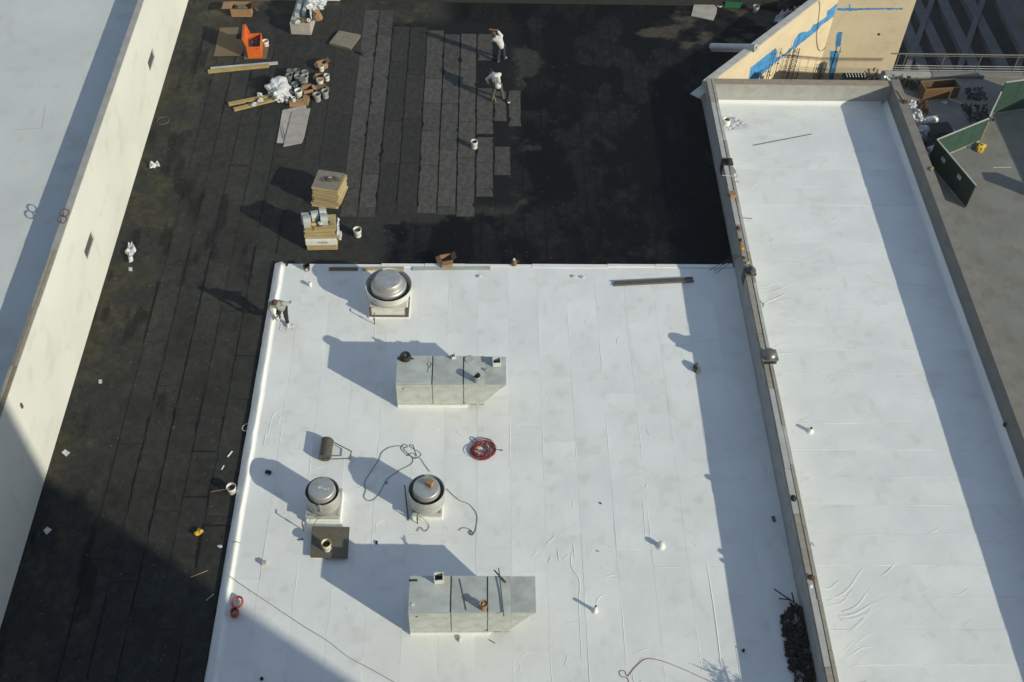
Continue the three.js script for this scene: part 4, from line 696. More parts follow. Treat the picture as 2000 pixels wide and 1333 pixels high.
// ---------------------------------------------------------------- things on the centre parapet and the side roof
{
  const p = at(1503, 712, 1.15); p.y = 1.14;
  const t = thing('hooded_vent', 'dull grey metal vent with a domed hood sitting on the centre parapet', 'vent', [10.2, 1.14, -25.0], 0.05);
  part(t, 'box', box(0.52, 0.22, 0.46, 0, 0, 0, 0.01), M.steel); part(t, 'louvre', box(0.40, 0.10, 0.01, 0, 0.06, 0.236), M.black); part(t, 'shelf', box(0.6, 0.025, 0.52, 0, 0.22, 0, 0.006), mat([0.26, 0.26, 0.25], 0.5, { tex: STAIN, m: 0.4, metal: 0.5 }));
  part(t, 'domed_hood', lathe([[0.255, 0.245], [0.26, 0.31], [0.24, 0.36], [0.17, 0.43], [0.08, 0.46], [0.001, 0.465]], 28), mat([0.24, 0.23, 0.22], 0.42, { tex: STAIN, m: 0.4, metal: 0.6 }));
  const saddle = (label, px, py, m) => { const q = onPlane(px, py, V(PX0, 0, 0), V(1, 0, 0)), s = thing('felt_saddle', label, 'felt cover', [0, 0, q.z], 0, 'dark felt covers draped over the centre parapet'); part(s, 'top', box(0.44, 0.03, 0.42, (PX0 + PX1) / 2 + 0.02, 1.16, 0, 0.012), m); part(s, 'side', box(0.025, 0.55, 0.40, PX0 - 0.014, 0.62, 0, 0.01).rotateX(0.0), m); part(s, 'hump', crumple(0.17, 0.16, 0.2, Math.round(px), 3).translate((PX0 + PX1) / 2 + 0.06, 1.18, 0), m); };
  saddle('dark felt cover draped over the centre parapet beside the white patch on the side roof', 1411, 322, M.dark); saddle('dark felt cover on the centre parapet level with the white roof far edge', 1455, 532, M.trousersGrey);
  const on = (px, py) => { const q = at(px, py, 1.16); q.x = Math.min(PX1 - 0.06, Math.max(PX0 + 0.06, q.x)); q.y = 1.15; return q; };
  carton('small brown carton on the centre parapet just below the white patch', on(1429, 384), 0.26, 0.2, 0.26, 0.3, { open: 0 });
  solo('white_stick', 'thin white stick lying across the centre parapet beside the dark felt cover', 'stick', bar(V(PX0 - 0.15, 1.2, on(1408, 344).z), V(PX1 + 0.2, 1.19, on(1430, 346).z), 0.012), M.plastic);
  seed(43);
  [[1442, 447, 'rust'], [1445, 470, 'dark'], [1449, 487, 'yellow'], [1452, 505, 'rust'], [1460, 515, 'board'], [1585, 1130, 'rust'], [1550, 975, 'dark'], [1446, 478, 'card']].forEach(([a, b, m], i) => solo('rubble', ['small rusty lump on the centre parapet, farthest of the rubble there', 'dark lump of rubble on the centre parapet', 'ochre lump of rubble on the centre parapet', 'reddish lump of rubble on the centre parapet beside the rods', 'pale broken block of rubble at the felt cover on the centre parapet', 'rusty clamp across the near part of the centre parapet', 'dark stain-coloured lump on the near part of the centre parapet', 'brown lump of rubble on the centre parapet among the darker ones'][i], 'rubble', new THREE.DodecahedronGeometry(rr(0.07, 0.11), 0).scale(1, 0.8, 1.2).translate(0, 0.05, 0), M[m], on(a, b).toArray(), rr(0, 3)));
  solo('round_marker', 'round white cap on the near part of the centre parapet', 'marker', lathe([[0.07, 0], [0.075, 0.03], [0.05, 0.06], [0.001, 0.065]], 18), M.plastic, on(1583, 1146).toArray());
  // pipe with its patch of white felt, far left of the side roof
  const f = at(1418, 243), v = thing('patched_pipe', 'white pipe with rusty opening in a crinkled patch, far left of the side roof', 'vent pipe', f.toArray()); part(v, 'pipe', lathe([[0.17, 0], [0.16, 0.26], [0.185, 0.28], [0.185, 0.31], [0.13, 0.31], [0.12, 0.1]], 24), M.whiteC); part(v, 'rusty_opening', cyl(0.125, 0.125, 0.01, 0, 0.22, 0, 20), M.rust);
  part(v, 'crinkled_patch', cloth([[-0.42, -0.3], [-0.1, -0.5], [0.5, -0.42], [0.95, 0.0], [1.0, 0.3], [0.5, 0.35], [0.1, 0.45], [-0.35, 0.4]], 51, 0.09, 0.004), M.film);
  solo('crinkled_sheet', 'strip of crinkled white membrane against the right side of the centre parapet', 'sheet', pxCloth([[1424, 325], [1433, 330], [1440, 345], [1443, 362], [1430, 366], [1428, 350]], 0.05, 53, 0.14), M.film);
  solo('dark_offcut', 'grey crumpled offcut on the side roof right beside the centre parapet', 'offcut', pxCloth([[1477, 584], [1484, 586], [1492, 596], [1490, 604], [1480, 604]], 0.03, 55, 0.12), M.galvB);
  solo('long_rod', 'long thin dark rod lying near the far end of the side roof', 'rod', bar(at(1472, 284, 0.02), at(1586, 262, 0.02), 0.016), M.cable);
  solo('short_rod', 'short thin dark rod lying beside the centre parapet on the side roof', 'rod', bar(at(1443, 425, 0.02), at(1469, 427, 0.02), 0.014), M.cable);
  solo('wire_tripod', 'small bent wire stand beside the near part of the centre parapet on the side roof', 'wire stand', [[0.12, 0], [-0.1, 0.08], [-0.02, -0.12]].map(([x, z]) => bar(V(x, 0, z), V(0, 0.2, 0), 0.009)), M.steel, at(1584, 1067).toArray());
  solo('paper_scrap', 'tiny white paper scrap at the foot of the centre parapet on the side roof', 'paper', pxCloth([[1517, 776], [1521, 774], [1521, 783], [1517, 783]], 0.02, 57, 0.05), M.film);
  solo('paper_scrap', 'tiny white paper scrap beside the parapet, nearer than the short vent pipe', 'paper', pxCloth([[1532, 854], [1537, 853], [1536, 862], [1531, 862]], 0.02, 58, 0.05), M.film);
  solo('metal_flap', 'bent sheet of pale metal sticking out from the far end of the centre parapet', 'metal sheet', prism([[1348, 183], [1372, 165], [1386, 172], [1366, 192]].map(([a, b]) => xz(at(a, b, 0.62))), 0.60, 0.625), M.galv);
}

// ---------------------------------------------------------------- things on the old black roof
const B = (px, py, h = 0) => at(px, py, BH + h);
const frame = (list, h) => { const p = list.map(([a, b]) => B(a, b, h)), c = p.reduce((s, q) => s.add(q), V()).multiplyScalar(0.25), u = p[1].clone().sub(p[0]).add(p[2]).sub(p[3]).multiplyScalar(0.5), v = p[3].clone().sub(p[0]).add(p[2]).sub(p[1]).multiplyScalar(0.5); return { c, w: u.length(), d: v.length(), turn: Math.atan2(-u.z, u.x) }; };
{ // stack of insulation boards
  const f = frame([[626, 331.5], [676, 341], [658, 374], [606, 367]], 1.0);
  const t = thing('board_stack', 'tall stack of tan insulation boards with a grey-brown top on the black roof', 'board stack', [f.c.x, BH, f.c.z], f.turn);
  seed(51); let y = 0;
  for (let k = 0; k < 15; k++) { const h = rr(0.055, 0.07); part(t, 'insulation_board', box(f.w + rr(-0.03, 0.03), h, f.d * 0.98 + rr(-0.02, 0.02), 0, 0, 0, 0.008).rotateY(rr(-0.07, 0.07)).translate(k < 2 ? -0.12 : rr(-0.04, 0.04), y, k < 2 ? 0.03 : rr(-0.035, 0.035)), k === 14 ? M.board : [M.board, M.boardB][k % 2]); y += h + (k % 3 === 2 ? 0.012 : 0.003); }
  part(t, 'top_facer', box(f.w - 0.01, 0.006, f.d * 0.97, 0, y - 0.001, 0), M.boardTop);
  const g = solo('metal_scraps', 'dark heap of metal scraps and fasteners on top of the tall board stack', 'scraps', (() => { const l = []; for (let k = 0; k < 46; k++) { const a = rr(-0.36, 0.36), s = a * 0.35 + rr(-0.1, 0.1); l.push(bar(V(a, rr(0, 0.07), -s * 0.8), V(a + rr(-0.14, 0.14), rr(0, 0.09), -s * 0.8 + rr(-0.1, 0.1)), rr(0.006, 0.016), 5)); } l.push(crumple(0.22, 0.07, 0.1, 15, 2), crumple(0.14, 0.08, 0.09, 16, 2).translate(0.22, 0, -0.12)); return l; })(), M.brownMetal, [f.c.x + 0.06, BH + y + 0.006, f.c.z - 0.02], f.turn);
  g.castShadow = true;
  solo('bright_scrap', 'bright bent metal clip among the scraps on the tall board stack', 'scrap', cloth([[-0.08, -0.02], [0.09, -0.05], [0.08, 0.02], [-0.06, 0.04]], 3, 0.05), M.alu, [f.c.x + 0.07, BH + y + 0.09, f.c.z - 0.03]);
}
{ // packed pallet: wrapped carton, boards, sheet-metal ducts
  const o = B(629.5, 489), t = thing('loaded_pallet', 'pallet stacked with a white wrapped carton and splayed wooden boards on the black roof', 'pallet stack', o.toArray(), 0.04);
  seed(53);
  part(t, 'bottom_carton', box(1.2, 0.26, 0.95, 0, 0, -0.48, 0.02), M.boardB); const w = part(t, 'wrapped_carton', box(1.22, 0.32, 0.97, -0.02, 0.262, -0.49, 0.03), M.plastic);
  part(w, 'black_lettering', (() => { const l = [], y = 0.42, z = 0.0; const st = (a, b) => l.push(bar(V(a[0], y + a[1], z), V(b[0], y + b[1], z), 0.009, 5)); // hand-sprayed marks, read as they stand
    [[[-0.16, -0.03], [-0.06, 0.04]], [[-0.06, 0.04], [-0.02, -0.03]], [[-0.02, -0.03], [0.05, 0.05]], [[0.05, 0.05], [0.07, -0.04]], [[0.07, -0.04], [0.15, 0.03]], [[0.15, 0.03], [0.2, -0.05]], [[0.2, -0.05], [0.24, 0.05]]].forEach(([a, b]) => st(a, b)); return l; })(), M.dark);
  let y = 0.59;
  for (let k = 0; k < 9; k++) { const h = 0.035 + rr(0, 0.014), turn = rr(-0.07, 0.1), zf = -0.06 - rr(0, 0.06), c = Math.cos(turn), s = Math.sin(turn); part(t, 'wooden_board', box(1.18 + rr(-0.08, 0.1), h, 0.84, 0, 0, -0.42, 0.006).rotateY(turn).rotateZ(rr(-0.015, 0.025)).translate(rr(-0.05, 0.02), y, zf + 0.02), [M.lumber, M.board, M.boardB][k % 3]); y += h + 0.012; }
  part(t, 'tilted_plank', box(1.2, 0.03, 0.10, 0, 0, 0, 0.006).rotateY(0.22).translate(0, y + 0.004, -0.2), M.lumber);
  part(t, 'torn_wrap', cloth([[-0.06, -0.95], [0.07, -0.9], [0.1, -0.05], [-0.04, 0.0]], 8, 0.10, 0).rotateZ(-1.25).translate(0.62, 0.84, 0), M.film);
  part(t, 'torn_wrap', cloth([[-0.1, -0.6], [0.1, -0.5], [0.12, -0.1], [-0.06, 0.0]], 9, 0.12, 0).rotateZ(-1.2).translate(0.66, 0.42, -0.1), M.filmDim);
  const top = BH + y + 0.02, place = (px, py) => at(px, py, top);
  [[597, 434, 0.05], [601, 441, 0.1], [616, 430, 0.25], [632, 425, 0.2], [634, 436, 0.12]].forEach(([a, b, u], i) => {
    const p = place(a, b), c = thing('sheet_metal_duct', ['leftmost', 'front left', 'middle', 'rearmost', 'rightmost'][i] + ' of five galvanised duct elbows on the loaded pallet', 'duct', p.toArray(), u, 'galvanised duct pieces on the loaded pallet'), ww = 0.27, hh = 0.40 + (i % 2) * 0.05;
    const face = []; for (let k = 0; k <= 8; k++) { const q = k / 8 * Math.PI / 2; face.push([Math.sin(q) * 0.16, hh - 0.16 + Math.cos(q) * 0.16]); }
    const s = new THREE.Shape([new THREE.Vector2(-0.12, 0), new THREE.Vector2(-0.12, hh), ...face.map(([a2, b2]) => new THREE.Vector2(a2 - 0.02, b2)), new THREE.Vector2(0.14, 0)]);
    part(c, 'shell', new THREE.ExtrudeGeometry(s, { depth: ww, bevelEnabled: false }).translate(0, 0, -ww / 2).rotateY(-Math.PI / 2), M.galvB);
    part(c, 'bright_lip', box(ww + 0.012, 0.012, 0.12, 0, hh, -0.06, 0.003).rotateX(0.05), M.aluRough);
  });
  let p = place(623, 431); solo('blue_bag', 'crumpled blue plastic bag between the duct pieces on the loaded pallet', 'bag', crumple(0.15, 0.2, 0.13, 31, 3), M.bluePlastic, p.toArray());
  p = place(626, 440); const k = thing('white_tub', 'small white and blue tub in front of the ducts on the loaded pallet', 'tub', p.toArray(), 0.1); part(k, 'tub_body', cyl(0.075, 0.085, 0.1, 0, 0, 0, 18), M.bluePlastic); part(k, 'lid', cyl(0.092, 0.09, 0.05, 0, 0.1, 0, 18), M.plastic);
  p = place(613, 441); const h = thing('hammer', 'yellow-headed mallet with a pale handle on the loaded pallet', 'mallet', p.toArray(), -1.3); part(h, 'head', bar(V(-0.02, 0.06, -0.09), V(-0.02, 0.06, 0.09), 0.06, 14), M.yellow); part(h, 'handle', bar(V(0, 0.05, 0), V(0.34, 0.03, 0.0), 0.018), M.board);
  p = place(640, 436); solo('dark_glove', 'dark crumpled glove at the right end of the loaded pallet', 'glove', crumple(0.1, 0.1, 0.08, 35, 2), M.dark, p.toArray());
}
seed(57);
bucket('white bucket with tar-stained rim to the right of the loaded pallet', B(699, 461), { r: 0.155, h: 0.38, fill: 0.7 });
bucket('white bucket with a black inside alone among the grey felt strips', B(926.5, 289), { r: 0.14, h: 0.38, fill: 0.75, inside: M.black });
bucket('white bucket with a stick across it beside the left kerb on the black roof', B(454, 962), { r: 0.15, h: 0.34, inside: M.black, fill: 0.6 });
solo('mixing_stick', 'pale stick lying from the bucket beside the left kerb across the black roof', 'stick', bar(B(411, 961, 0.02), B(448, 955, 0.3), 0.014), M.lumber);
solo('plywood_sheet', 'square brown plywood sheet with a lit edge, right of the white crate', 'plywood', prism([[662, 59.5], [704, 68], [684, 94.5], [642.5, 84]].map(([a, b]) => xz(B(a, b, 0.14))), BH + 0.005, BH + 0.14), M.ply);
{ const s = scene.children[scene.children.length - 1]; const g = prism([[662, 59.5], [704, 68], [684, 94.5], [642.5, 84]].map(([a, b]) => xz(B(a, b, 0.145))), BH + 0.141, BH + 0.149); part(s, 'top_facer', g, M.boardTop); }
solo('dark_can', 'small dark green can beside the square plywood sheet', 'can', [cyl(0.09, 0.09, 0.16, 0, 0, 0, 16), new THREE.TorusGeometry(0.09, 0.012, 6, 18).rotateX(Math.PI / 2).translate(0, 0.16, 0)], M.greenDark, B(707, 107).toArray());
boardThing('grey_sheet', 'grey flat sheet lying under the nearer large sheet on the black roof', 'sheet', [[551.5, 215], [597, 205], [599, 212], [575, 281], [556, 280], [540, 279]], BH + 0.004, 0.02, M.sheetB, 'large flat grey sheets below the bucket cluster');
boardThing('grey_sheet', 'topmost of two large grey flat sheets below the bucket cluster on the black roof', 'sheet', [[570, 219], [606, 211], [594, 266], [589, 279], [553, 286]], BH + 0.03, 0.03, M.sheet, 'large flat grey sheets below the bucket cluster');
solo('crowbar', 'thin dark bar lying on the two large grey sheets', 'crowbar', bar(B(550, 241, 0.09), B(556, 272, 0.07), 0.014), M.steel);
{ // cluster of buckets, cartons and film
  const z6 = (a, b, h = 0) => B(440 + a / 6.664, 100 + b / 6.664, h);
  const spots = [[850, 330, 'dirty grey bucket, rear left of the bucket cluster'], [935, 325, 'dirty grey bucket, rearmost in the middle of the bucket cluster'], [1045, 345, 'dirty grey bucket, rear right of the bucket cluster'], [838, 385, 'dirty grey bucket at the left edge of the cluster, in front of another'], [950, 400, 'dirty grey bucket in the centre of the cluster'], [1040, 400, 'dirty grey bucket at the right edge of the cluster'], [1008, 445, 'dirty grey bucket at the front of the bucket cluster'], [912, 500, 'dull bucket between the film heap and the large white bucket']];
  spots.forEach(([a, b, l]) => bucket(l, z6(a, b), { r: 0.145, h: 0.34, m: rnd() < 0.4 ? M.bucketGrey : M.bucketDirty, fill: rr(0.7, 0.93), inside: M.bucketDirty, turn: rr(0, 6) }));
  bucket('largest white bucket in front of the dirty grey ones', z6(962, 605), { r: 0.165, h: 0.42, fill: 0.5, inside: M.dark });
  bucket('left of two pale grey buckets at the right of the cluster', z6(1203, 648), { r: 0.15, h: 0.40, m: M.bucketGrey, fill: 0.3, inside: M.dark });
  bucket('right of two pale grey buckets at the right of the cluster', z6(1305, 605), { r: 0.15, h: 0.40, m: M.bucketGrey, fill: 0.3, inside: M.dark });
  bucket('white bucket beside the cartons at the far right of the cluster', z6(1325, 380), { r: 0.12, h: 0.3, fill: 0.4, inside: M.dark });
  bucket('white bucket with a cardboard collar, middle of the right row', z6(1238, 445), { r: 0.15, h: 0.32, fill: 0.9, inside: M.card });
  bucket('white bucket half hidden by the farthest carton', z6(1252, 255), { r: 0.13, h: 0.3, fill: 0.9, inside: M.card });
  bucket('small white pot on the carton in front of the cluster', z6(890, 650, 0.2), { r: 0.09, h: 0.2, fill: 0.4, inside: M.dark });
  carton('farthest of the brown cartons right of the bucket cluster', z6(1262, 215), 0.42, 0.3, 0.34, 0.5); carton('brown carton with flaps between two white buckets', z6(1232, 372), 0.36, 0.25, 0.3, 0.2);
  carton('torn brown carton standing right of the large white bucket', z6(1080, 560), 0.44, 0.36, 0.36, 0.3); carton('low brown carton between the pale grey buckets', z6(1250, 520), 0.42, 0.16, 0.32, 0.1, { m: M.cardDark });
  carton('long brown carton at the end of the grey sheets', z6(1052, 660), 0.26, 0.2, 0.5, -0.1, { open: 0 }); carton('flat brown carton carrying a small white pot', z6(930, 700), 0.62, 0.2, 0.3, 0.1, { open: 0 });
  solo('film_heap', 'large shiny heap of white plastic film left of the buckets', 'plastic film', crumple(0.60, 0.55, 0.62, 61, 13, 0.75), M.film, z6(700, 560).toArray());
  solo('film_bundle', 'small bundle of white film at the right tip of the film heap', 'plastic film', crumple(0.12, 0.22, 0.13, 63, 3), M.film, z6(848, 490).toArray());
  const j = thing('white_jug', 'small white jug in front of the film heap', 'jug', z6(808, 670).toArray()); part(j, 'jug_body', lathe([[0.001, 0], [0.085, 0], [0.09, 0.16], [0.05, 0.22], [0.03, 0.28], [0.001, 0.28]], 16), M.plastic); part(j, 'cap', cyl(0.033, 0.033, 0.03, 0, 0.28, 0, 10), M.orange);
  const plank = (label, a, b, w, th, m, name = 'wooden_plank') => { const A = a.clone(), Bq = b.clone(), L = A.distanceTo(Bq); return solo(name, label, 'plank', box(L, th, w, 0, 0, 0, 0.008), m, [(A.x + Bq.x) / 2, Math.min(A.y, Bq.y) - th, (A.z + Bq.z) / 2], Math.atan2(-(Bq.z - A.z), Bq.x - A.x), 'wooden planks on the black roof'); };
  plank('upper of two yellow planks running under the film heap', z6(35, 678, 0.12), z6(600, 568, 0.12), 0.19, 0.1, M.lumber); plank('lower of two yellow planks running under the film heap', z6(108, 750, 0.12), z6(650, 612, 0.12), 0.19, 0.1, M.lumber);
  [[445, 572, 'crumpled white cup on the upper yellow plank'], [455, 645, 'white scrap between the two yellow planks'], [368, 700, 'pale scrap on the lower yellow plank']].forEach(([a, b, l], i) => solo('white_scrap', l, 'scrap', crumple(0.12, 0.12, 0.1, 70 + i, 3, 0.8), i === 2 ? M.filmDim : M.film, z6(a, b, 0.12).toArray()));
  const z1 = (a, b, h = 0) => B(380 + a / 4.9375, b / 4.9375, h);
  plank('long yellow timber beam in front of the orange box', z1(125, 680, 0.14), z1(715, 622, 0.14), 0.15, 0.13, M.lumber); plank('grey metal-faced beam lying behind the yellow timber', z1(150, 655, 0.1), z1(800, 600, 0.1), 0.15, 0.09, M.galvB, 'metal_beam');
  // orange tool chest with open lid on plywood
  boardThing('plywood_sheet', 'brown plywood under the orange tool chest', 'plywood', [[429, 54], [466, 53], [460, 75], [477, 78], [479, 93], [470, 108], [417, 109]], BH + 0.006, 0.03, M.ply); boardThing('plywood_sheet', 'brown plywood board to the right of the orange tool chest', 'plywood', [[478, 76], [524, 90], [520, 114], [476, 115]], BH + 0.04, 0.03, M.ply);
  const f = frame([[483, 65], [508.6, 65], [509.6, 91], [480, 93]], 0.68), t = thing('tool_chest', 'orange metal tool chest with its lid standing open', 'tool chest', [f.c.x, BH + 0.06, f.c.z], f.turn), W = f.w, D = f.d, H = 0.62, k = 0.03;
  part(t, 'body', [box(W, H, k, 0, 0, D / 2 - k / 2, 0.008), box(W, H, k, 0, 0, -D / 2 + k / 2, 0.008), box(k, H, D - 2 * k, W / 2 - k / 2, 0, 0, 0.006), box(k, H, D - 2 * k, -W / 2 + k / 2, 0, 0, 0.006), box(W - 0.06, 0.02, D - 0.06, 0, 0.01)], M.orange);
  part(t, 'lid', [box(0.03, 0.52, D, 0, 0, 0, 0.008), box(0.12, 0.03, D, 0.06, 0.49, 0, 0.006), box(0.12, 0.5, 0.02, 0.06, 0.01, D / 2 - 0.01, 0.005), box(0.12, 0.5, 0.02, 0.06, 0.01, -D / 2 + 0.01, 0.005)].map((g) => g.rotateZ(0.28).translate(-W / 2 + 0.02, H, 0)), M.orange);
  for (const s of [-0.24, 0.14, 0.22]) part(t, 'hasp', box(0.03, 0.05, 0.02, s, H - 0.13, D / 2 + 0.005, 0.004), M.dark);
  part(t, 'rib', box(W - 0.1, 0.03, 0.012, 0, 0.06, D / 2 + 0.003, 0.004), M.orange);
  part(t, 'tools', (() => { const l = [box(W - 0.08, 0.3, D - 0.08, 0, 0.03)]; for (let q = 0; q < 26; q++) l.push(bar(V(rr(-0.28, 0.28), rr(0.33, 0.45), rr(-0.5, 0.5)), V(rr(-0.28, 0.28), rr(0.33, 0.5), rr(-0.5, 0.5)), rr(0.012, 0.03), 6)); return l; })(), M.steel);
  bucket('white bucket standing right beside the orange tool chest', z1(690, 448), { r: 0.14, h: 0.32, fill: 0.7, inside: M.card });
  // brown carton at the far edge
  carton('brown cardboard box against the far parapet, left end of the black roof', z1(462, 128), 0.98, 0.45, 0.62, 0.0, { m: M.card }); solo('dark_rags', 'dark tangled rags spilling right of the far cardboard box', 'rags', crumple(0.2, 0.35, 0.25, 81, 3, 0.9), M.brownLeaf, z1(572, 95).toArray()); solo('black_sack', 'black sack filling the far cardboard box', 'sack', crumple(0.36, 0.42, 0.24, 83, 3), M.trousersGrey, z1(462, 112, 0.1).toArray());
}
{ // white crate of materials
  const z4 = (a, b, h = 0) => B(560 + a / 16.66, b / 16.66, h), o = z4(470, 1130);
  const t = thing('white_crate', 'white crate spotted with dark holes and heaped with sheet metal and film', 'crate', o.toArray(), -0.07), W = 0.97, H = 0.62, D = 2.1;
  part(t, 'crate_body', box(W, H, D, 0, 0, -D / 2, 0.012), M.sheetB); seed(61);
  part(t, 'dark_spot', Array.from({ length: 9 }, () => cyl(0.014, 0.014, 0.008, 0, 0, 0, 8).rotateX(Math.PI / 2).translate(rr(-0.42, 0.42), rr(0.06, 0.56), 0.004)), M.dark);
  const T = H + BH + 0.02, q = (a, b, h = 0) => at(560 + a / 16.66, b / 16.66, T + h);
  solo('folded_panel', 'long folded galvanised panel along the left side of the white crate', 'metal panel', prism([[450, -60], [560, -60], [420, 560], [270, 560]].map(([a, b]) => xz(q(a, b))), T, T + 0.2), M.galv); solo('folded_panel', 'second long galvanised panel on the white crate, beside the black sheet', 'metal panel', prism([[640, 130], [710, 150], [590, 570], [500, 540]].map(([a, b]) => xz(q(a, b))), T, T + 0.24), M.galv);
  solo('black_sheet', 'dark curved sheet on the white crate between panel and brown sack', 'sheet', cloth([[700, 190], [880, 250], [820, 560], [620, 560]].map(([a, b]) => xz(q(a, b, 0.1))), 5, 0.12, T + 0.03), M.dark);
  solo('brown_sack', 'plump brown paper sack on the front right of the white crate', 'sack', crumple(0.23, 0.4, 0.27, 91, 4, 0.3), M.card, q(1010, 600).toArray()); solo('tape_ring', 'white roll of tape on the front edge of the white crate', 'tape', lathe([[0.035, 0], [0.085, 0], [0.085, 0.07], [0.035, 0.07], [0.035, 0]], 22).rotateX(0.7).translate(0, 0.07, 0), M.plastic, q(710, 700).toArray());
  solo('white_film', 'crumpled white film hanging over the rear of the white crate', 'plastic film', crumple(0.46, 0.55, 0.75, 93, 12, 0.8), M.film, q(1010, 190).toArray()); solo('clear_film', 'small wad of clear film at the left front of the white crate', 'plastic film', crumple(0.16, 0.14, 0.14, 95, 3), M.filmDim, q(330, 740).toArray());
  solo('mixed_scrap', 'ochre and brown scraps between the film and the tape on the white crate', 'scraps', [crumple(0.14, 0.12, 0.12, 97, 3), crumple(0.1, 0.12, 0.12, 98, 2).translate(0.2, 0, 0.05)], M.cardDark, q(520, 690).toArray()); solo('bright_tin', 'small bright tin at the foot of the brown sack', 'tin', lathe([[0.001, 0], [0.05, 0], [0.05, 0.1], [0.001, 0.1]], 16), M.alu, q(890, 660).toArray());
  solo('loose_hanging_wrap', 'torn grey wrapping hanging down the right side of the white crate', 'wrapping', cloth([[0, -0.1], [0.36, -0.14], [0.30, -0.3], [0.34, -0.5], [0.24, -0.68], [0, -0.7]], 99, 0.06, 0).rotateX(Math.PI / 2).rotateY(Math.PI / 2).translate(0, 0.62, 0), M.filmDim, [o.x + W / 2 + 0.02, BH + 0.0, o.z - 0.1], -0.07);
}
{ // right-hand far corner of the black roof
  const z7 = (a, b, h = 0) => B(1350 + a / 8, b / 8, h);
  boardThing('white_board', 'large pale board lying at the far edge of the black roof', 'board', [[60, 10], [330, 40], [405, 115], [400, 190], [350, 310], [5, 240]].map(([a, b]) => [1350 + a / 8, b / 8]), BH + 0.02, 0.05, M.sheetB);
  solo('white_ring', 'broken white plastic ring right of the large pale board', 'ring', new THREE.TorusGeometry(0.11, 0.028, 8, 20, 4.4).rotateX(Math.PI / 2).rotateY(0.8).translate(0, 0.03, 0), M.plastic, z7(448, 95).toArray());
  const g = thing('green_crate', 'bright green plastic crate at the far edge of the black roof', 'crate', z7(650, 118).toArray(), -0.08); part(g, 'crate_side', [box(0.78, 0.3, 0.02, 0, 0, 0), box(0.78, 0.3, 0.02, 0, 0, -0.5), box(0.02, 0.3, 0.48, 0.38, 0, -0.25), box(0.02, 0.3, 0.48, -0.38, 0, -0.25), box(0.74, 0.02, 0.48, 0, 0.08, -0.25)], M.greenPlastic); part(g, 'crate_rim', [box(0.84, 0.035, 0.05, 0, 0.28, 0.01, 0.006), box(0.84, 0.035, 0.05, 0, 0.28, -0.51, 0.006), box(0.05, 0.035, 0.5, 0.395, 0.281, -0.25, 0.006), box(0.05, 0.035, 0.5, -0.395, 0.281, -0.25, 0.006)], M.greenPlastic); part(g, 'flap', box(0.16, 0.02, 0.3, -0.47, 0.14, -0.1, 0.004).rotateZ(0.2), M.greenPlastic);
  bucket('grey bucket at the far edge, right of the green crate', z7(1002, 185), { r: 0.15, h: 0.34, m: M.bucketGrey, fill: 0.3, inside: M.dark });
  solo('dusty_cloth', 'brown dusty cloth behind the grey bucket at the far edge', 'cloth', crumple(0.28, 0.12, 0.25, 101, 3, 0.7), M.cardDark, z7(1030, 55).toArray()); solo('white_clip', 'small white bent clip left of the grey bucket at the far edge', 'clip', tube([V(-0.08, 0.02, 0.06), V(-0.06, 0.02, -0.05), V(0.06, 0.02, -0.08), V(0.02, 0.02, 0.02), V(0.08, 0.02, 0.05)], 0.022, 24), M.plastic, z7(903, 40).toArray());
  solo('yellow_can', 'yellow fuel can at the far edge beside the beige wall', 'can', [box(0.34, 0.34, 0.24, 0, 0, 0, 0.04), cyl(0.04, 0.03, 0.08, 0.1, 0.33, 0, 12), tube([V(-0.12, 0.33, 0), V(-0.08, 0.4, 0), V(0.02, 0.4, 0), V(0.05, 0.33, 0)], 0.018, 14)], M.yellow, z7(1305, 75).toArray(), 0.2);
  solo('white_tarp', 'white crumpled tarpaulin stretched towards the coping of the beige wall', 'tarpaulin', cloth([[1290, 330], [1340, 230], [1420, 185], [1480, 180], [1560, 130], [1580, 150], [1470, 240], [1440, 330], [1370, 350], [1330, 340]].map(([a, b]) => xz(z7(a, b, 0.25))), 103, 0.34, BH + 0.05), M.film);
  [[1605, 95, 'left'], [1640, 150, 'nearest'], [1600, 205, 'lowest'], [1660, 50, 'farthest'], [1682, 100, 'rightmost']].forEach(([a, b, l], i) => solo('white_rag', l + ' of five small white rags beside the white tarpaulin', 'rag', crumple(0.07, 0.1, 0.16, 105 + i, 2, 0.8), M.film, z7(a, b).toArray(), rr(0, 1), 'small white rags beside the tarpaulin'));
  solo('white_posts', 'pair of short white uprights beside the yellow can', 'posts', [box(0.06, 0.7, 0.06, -0.3, 0, 0, 0.01), box(0.07, 0.8, 0.07, 0.22, 0, 0.1, 0.01)], M.plastic, z7(1445, 62).toArray()); solo('black_machine', 'low black machine between the white uprights and the tarpaulin', 'machine', [box(0.55, 0.35, 0.5, 0, 0, 0, 0.06), cyl(0.13, 0.11, 0.14, 0.1, 0.35, 0, 16), bar(V(-0.2, 0.3, 0.1), V(-0.4, 0.6, 0.2), 0.02)], M.dark, z7(1425, 150).toArray());
  const A = B(1389, 91, 0.17), C = at(1477, 93, 1.06), m = new THREE.Quaternion().setFromUnitVectors(V(0, 1, 0), C.clone().sub(A).normalize()), L = A.distanceTo(C);
